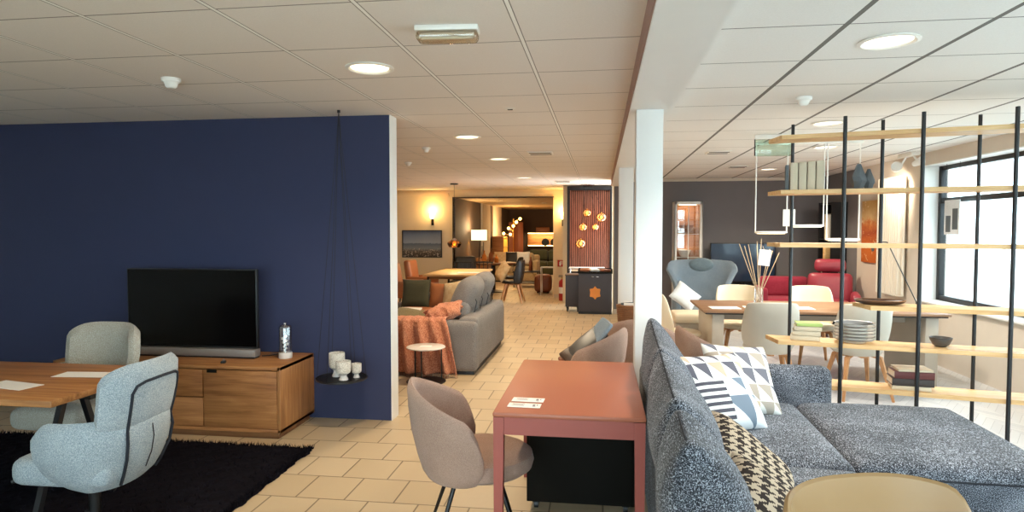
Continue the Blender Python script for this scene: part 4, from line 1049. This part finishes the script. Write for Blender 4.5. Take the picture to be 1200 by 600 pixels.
# basket on a stool by the second pillar
t = thing('stool', 'small wooden stool carrying the wicker basket beside the far pillar', 'stool', (.35, 8.18, 0))
MB().lathe([(.001, .36), (.16, .36), (.165, .368), (.165, .39), (.16, .398), (.001, .398)], 30).build('seat', 'beech', t)
for k in range(4):
    q = pi / 4 + k * pi / 2; MB().tube([(.10 * cos(q), .10 * sin(q), .365), (.15 * cos(q), .15 * sin(q), 0)], [.018, .014], 10).build('leg', 'beech', t)
t = thing('wicker_basket', 'brown wicker basket of magazines in front of the far pillar', 'basket', (.35, 8.18, .399))
b = MB()
for k in range(9):
    z = .012 + .024 * k; r = .12 + .018 * k / 8
    b.tube([(r * 1.0 * cos(2 * pi * j / 40) * (1 + .02 * ((j + k) % 2)), r * .9 * sin(2 * pi * j / 40) * (1 + .02 * ((j + k) % 2)), z) for j in range(40)], .013, 6, True)
b.lathe([(.001, 0), (.12, 0), (.12, .012), (.001, .012)], 28); b.build('woven_body', 'wicker', t)
MB().tube([(.142 * cos(2 * pi * j / 36), .128 * sin(2 * pi * j / 36), .225) for j in range(36)], .012, 8, True).build('rim', 'wicker', t)
for k, (m, a) in enumerate((('paper', .12), ('concrete', -.08), ('paper', .02))):
    solo('magazine', MB().box((0, 0, .13), (.17, .012, .26), .002), m, ['white magazine standing at the back of the wicker basket', 'grey magazine in the middle of the wicker basket', 'white magazine at the front of the wicker basket'][k], 'magazine', (.35 + .01 * k, 8.22 - .035 * k, .412), (radians(8 + 4 * k), a, 0), 'magazines in the wicker basket')

# ------------------------------------------------------------------ counter cabinets, extinguisher, slat panel
t = thing('sample_cabinet', 'anthracite sample cabinet with orange hide emblem and open top tray', 'cabinet', (-.10, 12.2, 0))
MB().bx(-.31, .31, -.20, .20, .05, .76, .004).build('body', 'greyplastic', t)
MB().bx(-.31, .31, -.20, .20, 0, .05).build('plinth', 'black', t)
e = MB()
e.bx(-.32, .32, -.21, .21, .76, .785, .003); e.build('top', 'blackbox', t)
MB().bx(-.32, .32, .19, .21, .785, .84).bx(-.32, -.305, -.15, .19, .785, .83).bx(.305, .32, -.15, .19, .785, .83).build('tray_rim', 'blackbox', t)
hide = []
for k in range(72):
    a = 2 * pi * k / 72; r = .100 + .013 * cos(6 * a) + .003 * cos(12 * a + .3) - .008 * cos(2 * a)
    hide.append((r * sin(a) * .92, r * cos(a) * 1.12))
MB().prism(hide, -.207, -.199, lambda x, y, z: (x + .0, z, y + .40)).build('hide_emblem', 'orange', t, ang=20)
for s in (-.045, .04): MB().box((s, -.204, .70), (.045, .006, .012), .002).build('bright_clip', 'chrome', t)
for k, (x, m, lb) in enumerate(((-.20, 'leather', 'tan leather sample piece left on the emblem cabinet'), (-.02, 'paper', 'white sample piece in the middle on the emblem cabinet'), (.18, 'brownleather', 'brown leather sample piece right on the emblem cabinet'))):
    solo('leather_sample', MB().soft((0, 0, .025), (.17, .20, .05), .02, n=6, wob=.012, seed=k), m, lb, 'leather sample', (-.10 + x, 12.22, .786), (0, 0, .3 * k), 'leather samples on the emblem cabinet')
t = thing('side_cabinet', 'lower anthracite wheeled cabinet left of the emblem cabinet', 'cabinet', (-.53, 12.45, 0))
MB().bx(-.135, .135, -.20, .20, .10, .70, .004).build('body', 'greyplastic', t)
MB().bx(-.145, .145, -.21, .21, .70, .72, .003).build('top', 'taupe', t)
for sx in (-1, 1):
    for sy in (-1, 1):
        MB().tube([(sx * .10 - .014, sy * .15, .04), (sx * .10 + .014, sy * .15, .04)], .04, 16).build('castor', 'black', t)
        MB().bx(sx * .10 - .02, sx * .10 + .02, sy * .15 - .012, sy * .15 + .012, .07, .102).build('castor_fork', 'black', t)
t = thing('fire_extinguisher', 'red fire extinguisher standing on the floor by the far pier', 'fire extinguisher', (-.84, 14.25, 0))
MB().lathe([(.001, 0), (.078, 0), (.082, .01), (.082, .40), (.07, .44), (.035, .465), (.03, .48), (.001, .48)], 28).build('cylinder', 'extred', t)
MB().lathe([(.0825, .16), (.0835, .16), (.0835, .30), (.0825, .30)], 28).build('label_band', 'paper', t)
MB().cyl((0, 0, .48), .024, .045, 16).build('valve', 'brass', t)
MB().bx(-.09, .02, -.012, .012, .525, .537).bx(-.085, .02, -.012, .012, .55, .562).build('handle', 'black', t)
MB().tube([(.02, 0, .51), (.08, -.01, .52), (.115, -.02, .42), (.105, -.02, .22)], .011, 8).build('hose', 'black', t)
t = thing('fire_sign', 'square red fire extinguisher sign with white symbol on pier', 'sign', (-.91, 14.79, .80))
MB().box((0, 0, 0), (.155, .008, .155), .002).build('plate', 'extred', t)
MB().bx(-.035, .005, -.008, -.004, -.055, .03).bx(-.02, -.008, -.008, -.004, .03, .05).bx(-.03, .03, -.008, -.004, .044, .054).bx(.024, .034, -.008, -.004, -.02, .05).build('symbol', 'paper', t)

t = thing('slat_panel', 'reddish ribbed slat wall panel in a black frame', 'wall panel', (-.235, 13.55, 0))
MB().bx(-.43, .43, .02, .12, .62, 2.47).build('backing', 'slatback', t)
f = MB()
for s in (-1, 1): f.bx(s * .445 - .02, s * .445 + .02, -.06, .12, .0, 2.49, .003)
f.bx(-.43, .43, -.06, .12, 2.40, 2.49, .003).bx(-.43, .43, -.06, .12, .0, .66, .003); f.build('frame', 'black', t)
for k in range(21): MB().bx(-.41 + .0402 * k, -.41 + .0402 * k + .022, -.02, .02, .74, 2.40, .003).build('slat', 'slat', t)
MB().bx(-.42, .42, -.05, .02, .70, .74, .004).build('light_rail', 'shellcream', t)
t = thing('wall_desk', 'narrow white topped desk with chrome legs in front of the slat panel', 'desk', (-.28, 13.12, 0))
MB().bx(-.36, .36, -.17, .17, .79, .81, .003).build('top', 'white', t)
for sx in (-1, 1):
    for sy in (-1, 1): MB().tube([(sx * .38, sy * .14, 0), (sx * .33, sy * .14, .79)], .012, 10).build('leg', 'chrome', t)
t = thing('cluster_pendant', 'canopy of globe pendants before the reddish slat panel', 'pendant lamp', (-.27, 13.30, CE))
MB().lathe([(.001, -.03), (.10, -.03), (.14, -.015), (.14, 0), (.001, 0)], 30).build('canopy', 'chrome', t)
for k, (x, y, z, r, m) in enumerate(((-.01, 0, 1.92, .088, 'smoke'), (.28, .03, 1.83, .105, 'smoke'), (-.09, -.05, 1.63, .088, 'smoke'), (.16, -.03, 1.63, .075, 'smoke'), (-.14, .03, 1.29, .105, 'smoke'))):
    zz = z - CE
    g = MB(); g.lathe([(.02, .9 * r), (.35 * r, .85 * r)] + [(r * sin(a), -r * .95 * cos(a)) for a in [pi * (1 - j / 14) for j in range(3, 14)]] + [(.001, -.95 * r)], 26)
    g = g.build('glass_globe', m, t, loc=(x, y, zz))
    MB().tube([(x, y, zz + r * .85), (x, y, zz + r + .1), (x * .3, y * .5, -.02)], .003, 6).build('cord', 'black', t)
    MB().cyl((x, y, zz + r * .55), .016, r * .45, 12).build('lamp_holder', 'brass', t)
    MB().ball((x, y, zz - .0), .028, 14, sz=1.3).build('bulb', 'bulb', t)
    light('globe_light', 'POINT', (-.27 + x, 13.22 + y, z - .0), 2.2, (1, .62, .28), .05)

# ------------------------------------------------------------------ far wall: picture and sconces
t = thing('seascape_picture', 'framed seascape picture with rocks on the far cream wall', 'picture', (-4.21, 14.78, .93))
MB().bx(-.47, .47, .0, .012, 0, .62).build('print', 'seascape', t)
f = MB(); f.bx(-.485, -.465, -.012, .02, -.015, .635).bx(.465, .485, -.012, .02, -.015, .635).bx(-.485, .485, -.012, .02, -.015, .005).bx(-.485, .485, -.012, .02, .615, .635)
f.build('frame', 'black', t)
def sconce(loc, label):
    t = thing('wall_sconce', label, 'wall lamp', loc, 0, 'lit wall sconces on the far wall')
    MB().bx(-.03, .03, -.02, .0, -.18, .0, .004).build('back_plate', 'darkmetal', t)
    MB().tube([(0, -.01, -.10), (0, -.06, -.12), (0, -.06, -.02)], .009, 8).build('arm', 'darkmetal', t)
    MB().lathe([(.001, 0), (.04, 0), (.055, .16), (.05, .16), (.038, .006), (.001, .006)], 24, (0, -.07, -.02)).build('shade', 'sconceglow', t)
    light('sconce_light', 'POINT', (loc[0], loc[1] - .14, loc[2] + .16), 5.5, (1, .66, .25), .05)
sconce((-3.95, 14.8, 1.86), 'lit wall sconce above the framed seascape picture')
sconce((-.86, 14.8, 1.84), 'lit wall sconce on the pier above the red sign')
t = thing('glass_pendant', 'smoked glass pendant hanging over the far dining table', 'pendant lamp', (-2.94, 12.69, CE))
MB().lathe([(.001, -.025), (.075, -.025), (.08, -.02), (.08, 0), (.001, 0)], 26).build('canopy', 'black', t)
MB().tube([(0, 0, -.02), (0, 0, -1.10)], .004, 6).build('cord', 'black', t)
MB().lathe([(.02, -1.10), (.03, -1.12), (.07, -1.15), (.14, -1.19), (.145, -1.22), (.11, -1.29), (.105, -1.29), (.138, -1.22)], 8).build('glass_shade', 'smoke', t, ang=10)
MB().cyl((0, 0, -1.15), .02, .06, 12).build('lamp_holder', 'black', t)
MB().ball((0, 0, -1.21), .035, 14, sz=1.3).build('bulb', 'bulb', t)
light('pendant_light', 'POINT', (-2.94, 12.69, 1.22), 10, (1, .7, .35), .06)

# far dining group
t = thing('far_dining_table', 'wide wooden dining table under the glass pendant', 'table', (-2.76, 12.40, 0))
MB().bx(-.50, .50, -.92, .92, .715, .75, .005).build('table_top', 'oaklight', t)
MB().bx(-.43, .43, -.84, .84, .66, .715).build('apron', 'walnut', t)
for sx in (-1, 1):
    for sy in (-1, 1): MB().tube([(sx * .42, sy * .82, .70), (sx * .45, sy * .86, 0)], .028, 4).build('leg', 'black', t)
solo('place_mat', MB().box((0, 0, .002), (.42, .30, .004)), 'paper', 'bright glossy sheet on the far wooden dining table', 'place mat', (-2.52, 12.05, .7505), (0, 0, .05))
def club(label, loc, rz, m='leather', group='tan leather chairs at the far table'):
    t = thing('leather_armchair', label, 'chair', loc, rz, group)
    MB().soft((.02, 0, .40), (.54, .52, .15), .05, (0, 0, .02)).build('seat', m, t)
    MB().soft((-.24, 0, .70), (.12, .50, .52), .05, (.02, 0, 0), (0, -.14, 0)).build('backrest', m, t)
    for s in (-1, 1): MB().soft((.0, s * .28, .49), (.50, .09, .28), .04).build('armrest', m, t)
    for sx in (-1, 1):
        for sy in (-1, 1): MB().tube([(sx * .20, sy * .20, .34), (sx * .23, sy * .22, 0)], .014, 8).build('leg', 'black', t)
    return t
c = club('tan leather armchair at left of the far table, nearer and larger', (-3.54, 11.55, 0), radians(8))
dup(c, (-3.62, 12.75, 0), radians(-4), 'tan leather armchair at left of the far table, farther')
def slatchair(label, loc, rz, m='black', group='spindle chairs behind the far table', bars=5):
    t = thing('spindle_chair', label, 'chair', loc, rz, group)
    MB().soft((.02, 0, .45), (.42, .42, .05), .02).build('seat', m, t)
    for k in range(bars): MB().tube([(-.18, -.17 + .34 * k / (bars - 1), .46), (-.24, -.18 + .36 * k / (bars - 1), .86)], .010, 6).build('spindle', m, t)
    MB().tube([(-.24, -.21, .86), (-.25, 0, .87), (-.24, .21, .86)], .016, 8).build('top_rail', m, t)
    for sx in (-1, 1):
        for sy in (-1, 1): MB().tube([(sx * .16, sy * .16, .44), (sx * .21, sy * .20, 0)], .014, 8).build('leg', m, t)
    return t
s0 = slatchair('dark spindle chair behind the far table, left of two', (-3.0, 13.52, 0), radians(-90))
dup(s0, (-2.54, 13.55, 0), radians(-90), 'dark spindle chair behind the far table, right of two')
b0 = club('black upholstered chair just inside the wide opening', (-2.98, 14.35, 0), radians(-60), 'black', 'black chairs by the wide opening')
b1 = shell_chair('black shell chair with wooden legs in front of the opening', (-1.86, 13.75, 0), radians(178), 'black', .92, 'black chairs by the wide opening')
dup(b1, (-2.05, 15.1, 0), radians(190), 'black shell chair farther inside the wide opening')
cush('cream_cushion', 'cream cushion leaning on the black shell chair by opening', (.36, .40), 'patch', (-2.10, 13.72, .68), (.1, 1, 0), (-.6, -.6, .35))

# lounge beyond the opening
t = thing('lounge_table', 'dark wood dining table inside the lounge with orange glow', 'table', (-2.70, 16.0, 0))
MB().lathe([(.001, .70), (.60, .70), (.62, .715), (.62, .735), (.60, .75), (.001, .75)], 36, sx=1.0, sy=.8).build('table_top', 'walnut', t)
MB().lathe([(.001, 0), (.30, 0), (.30, .02), (.06, .06), (.05, .66), (.15, .70), (.001, .70)], 28).build('pedestal', 'black', t)
def bottle(loc, label, h, m):
    solo('bottle', MB().lathe([(.001, 0), (.05, 0), (.055, .01), (.055, h * .55), (.02, h * .75), (.018, h), (.001, h)], 20), m, label, 'bottle', loc, (0, 0, 0), 'vessels on the lounge table')
bottle((-2.92, 15.95, .751), 'orange bottle at left on the lounge table', .30, 'orange'); bottle((-2.76, 16.0, .751), 'taller tan bottle on the lounge table', .36, 'leather'); bottle((-2.6, 15.9, .751), 'short orange vessel at right on the lounge table', .2, 'orange')
t = thing('shade_lamp', 'floor lamp with glowing cream drum shade in the lounge', 'floor lamp', (-3.18, 16.6, 0))
MB().lathe([(.001, 0), (.15, 0), (.15, .02), (.02, .03), (.001, .03)], 24).build('base', 'black', t)
MB().tube([(0, 0, .02), (0, 0, 1.36)], .012, 8).build('pole', 'black', t)
MB().lathe([(.200, 1.30), (.205, 1.30), (.205, 1.57), (.200, 1.57)], 32).build('lamp_shade', 'shadeglow', t)
light('floor_lamp_light', 'POINT', (-3.18, 16.6, 1.66), 16, (1, .72, .38), .08)
t = thing('sideboard_lounge', 'dark wood sideboard against the brown lounge wall', 'sideboard', (-3.22, 17.6, 0))
MB().bx(-.20, .20, -.7, .7, .08, .80, .005).build('body', 'walnut', t)
for k in range(3): MB().bx(.20, .212, -.68 + .46 * k, -.68 + .46 * k + .44, .10, .78, .002).build('door', 'walnut', t)
MB().bx(-.17, .17, -.65, .65, 0, .08).build('plinth', 'black', t)
for k, (y, h) in enumerate(((17.15, .32), (17.35, .42))):
    solo('candlestick', MB().lathe([(.001, 0), (.045, 0), (.045, .01), (.012, .03), (.010, h), (.022, h + .005), (.001, h + .01)], 16), 'black', ['shorter black candlestick on the lounge sideboard', 'taller black candlestick on the lounge sideboard'][k], 'candlestick', (-3.2, y, .801), (0, 0, 0), 'candlesticks on the lounge sideboard')
t = thing('lamplit_cabinet', 'yellow cabinet on the lounge wall, lamplight put in as glow', 'cabinet', (-3.24, 20.5, 0))
MB().bx(-.18, .18, -.45, .45, 0, 1.36, .004).build('body', 'oak', t)
MB().bx(.18, .19, -.42, .42, .70, 1.33).build('lamplight_panel', 'yellow', t)  # panel glows in place of the lamplight that falls on it
for z in (.75, 1.02, 1.3): MB().bx(.185, .205, -.43, .43, z - .012, z + .012).build('shelf_edge', 'brass', t)
light('cabinet_light', 'POINT', (-2.85, 20.4, 1.5), 12, (1, .66, .3), .08)
t = thing('globe_floor_lamp', 'brass floor lamp with several small lit heads in lounge', 'floor lamp', (-2.85, 20.9, 0))
MB().lathe([(.001, 0), (.16, 0), (.16, .02), (.02, .03), (.001, .03)], 24).build('base', 'brass', t)
MB().tube([(0, 0, .02), (0, 0, 1.95)], .012, 8).build('pole', 'brass', t)
for k, (x, z) in enumerate(((-.32, 1.45), (-.16, 1.62), (-.10, 1.42), (.10, 1.82), (.22, 1.93), (.0, 1.70))):
    MB().tube([(0, 0, z - .1), (x, -.02, z)], .007, 6).build('arm', 'brass', t)
    MB().ball((x, -.02, z), .045, 14).build('bulb', 'bulb', t)
light('lamp_light', 'POINT', (-2.8, 20.6, 1.8), 12, (1, .66, .3), .08)
t = thing('copper_panel', 'tall copper brown folding panel beside the lounge lamp', 'panel', (-2.98, 22.5, 0))
for k in range(3): MB().box((.17 * k - .17, .03 * (k % 2), .92), (.18, .02, 1.84), .003, (0, 0, .3 * (-1) ** k)).build('leaf', 'brownleather', t)
def lsofa(name, label, loc, rz, L, m):
    t = thing(name, label, 'sofa', loc, rz)
    MB().soft((-.36, 0, .50), (.22, L, .60), .07, (.02, 0, 0)).build('backrest', m, t)
    n = max(2, round(L / .8)); w_ = (L - .3) / n
    for k in range(n):
        y = -L / 2 + .15 + w_ * (k + .5)
        MB().soft((.05, y, .36), (.66, w_ - .01, .20), .06, (0, 0, .02)).build('seat_cushion', m, t)
        MB().soft((-.20, y, .66), (.20, w_ - .03, .40), .08, (.03, 0, 0), (0, -.2, 0)).build('back_cushion', m, t)
    for s in (-1, 1): MB().soft((0, s * (L / 2 - .07), .44), (.82, .15, .42), .05).build('armrest', m, t)
    MB().bx(-.42, .36, -L / 2 + .03, L / 2 - .03, .04, .27, .01).build('base', m, t)
    MB().bx(-.38, .32, -L / 2 + .1, L / 2 - .1, 0, .04).build('plinth', 'black', t)
lsofa('cream_sofa', 'long cream sofa with loose cushions across the lounge', (-2.62, 19.4, 0), radians(-90), 1.5, 'creamsofa')
lsofa('green_sofa', 'dark green sofa below the glowing wall shelf', (-1.85, 22.6, 0), radians(-90), 1.7, 'darkgreen')
for k, (x, m) in enumerate(((-3.0, 'patch'), (-2.66, 'black'), (-2.32, 'whitecush'))):
    cush('sofa_cushion', ['checked cushion at left on the cream lounge sofa', 'black cushion in the middle of the cream lounge sofa', 'white cushion at right on the cream lounge sofa'][k], (.42, .40), m, (x, 19.18, .72), (1, .1, 0), (.05, -.9, .35))
t = thing('coffee_table', 'black rectangular coffee table in front of the cream sofa', 'coffee table', (-2.02, 17.6, 0))
MB().bx(-.36, .36, -.30, .30, .41, .44, .004).build('table_top', 'black', t)
for sx in (-1, 1):
    for sy in (-1, 1): MB().tube([(sx * .33, sy * .27, 0), (sx * .33, sy * .27, .41)], .018, 4).build('leg', 'black', t)
MB().bx(-.33, .33, -.27, .27, .10, .12).build('lower_shelf', 'black', t)
solo('bottle', MB().lathe([(.001, 0), (.05, 0), (.055, .01), (.05, .24), (.02, .32), (.02, .38), (.001, .38)], 20), 'brownleather', 'brown bottle standing on the black coffee table', 'bottle', (-1.92, 17.6, .441))
t = thing('white_frame_table', 'square side table with thin white frame inside the opening', 'side table', (-1.26, 15.4, 0))
MB().bx(-.17, .17, -.17, .17, .66, .68, .003).build('table_top', 'white', t)
for sx in (-1, 1):
    for sy in (-1, 1): MB().tube([(sx * .155, sy * .155, 0), (sx * .155, sy * .155, .66)], .011, 8).build('leg', 'white', t)
t = thing('leather_pouf', 'brown leather pouf standing beside the white frame table', 'pouf', (-1.42, 15.95, 0))
MB().soft((0, 0, .24), (.40, .40, .40), .07, (.02, .02, .03)).build('body', 'brownleather', t)
for sx in (-1, 1):
    for sy in (-1, 1): MB().tube([(sx * .13, sy * .13, 0), (sx * .13, sy * .13, .06)], .018, 8).build('foot', 'black', t)
t = thing('wall_shelf', 'wood wall shelf with two glowing light strips in lounge', 'wall shelf', (-1.95, 23.95, 0))
MB().bx(-.78, .95, .06, .10, .93, 1.45).build('back_panel', 'oak', t)
for z in (.93, 1.45): MB().bx(-.78, .95, -.14, .10, z, z + .035, .003).build('board', 'walnut', t)
MB().bx(-.76, .93, -.06, -.03, 1.425, 1.45).build('led_strip', 'led', t)
MB().bx(-.76, .93, .03, .06, .965, .985).build('led_strip', 'led', t)
light('shelf_light', 'AREA', (-1.9, 23.86, 1.41), 9, (1, .72, .35), 1.5, (0, 0, 0), size_y=.05)
solo('storage_box', MB().bx(-.25, .25, -.1, .1, 0, .18, .006), 'leather', 'orange brown box on top of the lounge wall shelf', 'box', (-2.15, 23.93, 1.486))
for k in range(2): solo('round_speaker', MB().lathe([(.001, -.05), (.13, -.05), (.14, -.03), (.14, .04), (.10, .05), (.001, .03)], 26), 'black', ['black round vessel at left under the upper light strip', 'black round vessel at right under the upper light strip'][k], 'vessel', (-2.05 + .33 * k, 23.90, 1.108), (pi / 2, 0, 0), 'round black vessels on the wall shelf')
for x, y in ((-2.6, 16.5), (-1.6, 18.2), (-2.4, 21.0), (-1.5, 22.3)):  # downlights added to light the lounge
    downlight((x, y, 2.34), {16.5: 'added downlight in lounge ceiling over the lounge table', 18.2: 'added downlight in lounge ceiling over the coffee table', 21.0: 'added downlight in lounge ceiling near the brass lamp', 22.3: 'added downlight in lounge ceiling near the green sofa'}[y], 'added downlights in the lounge ceiling', 40, (1, .72, .42), r=.06)
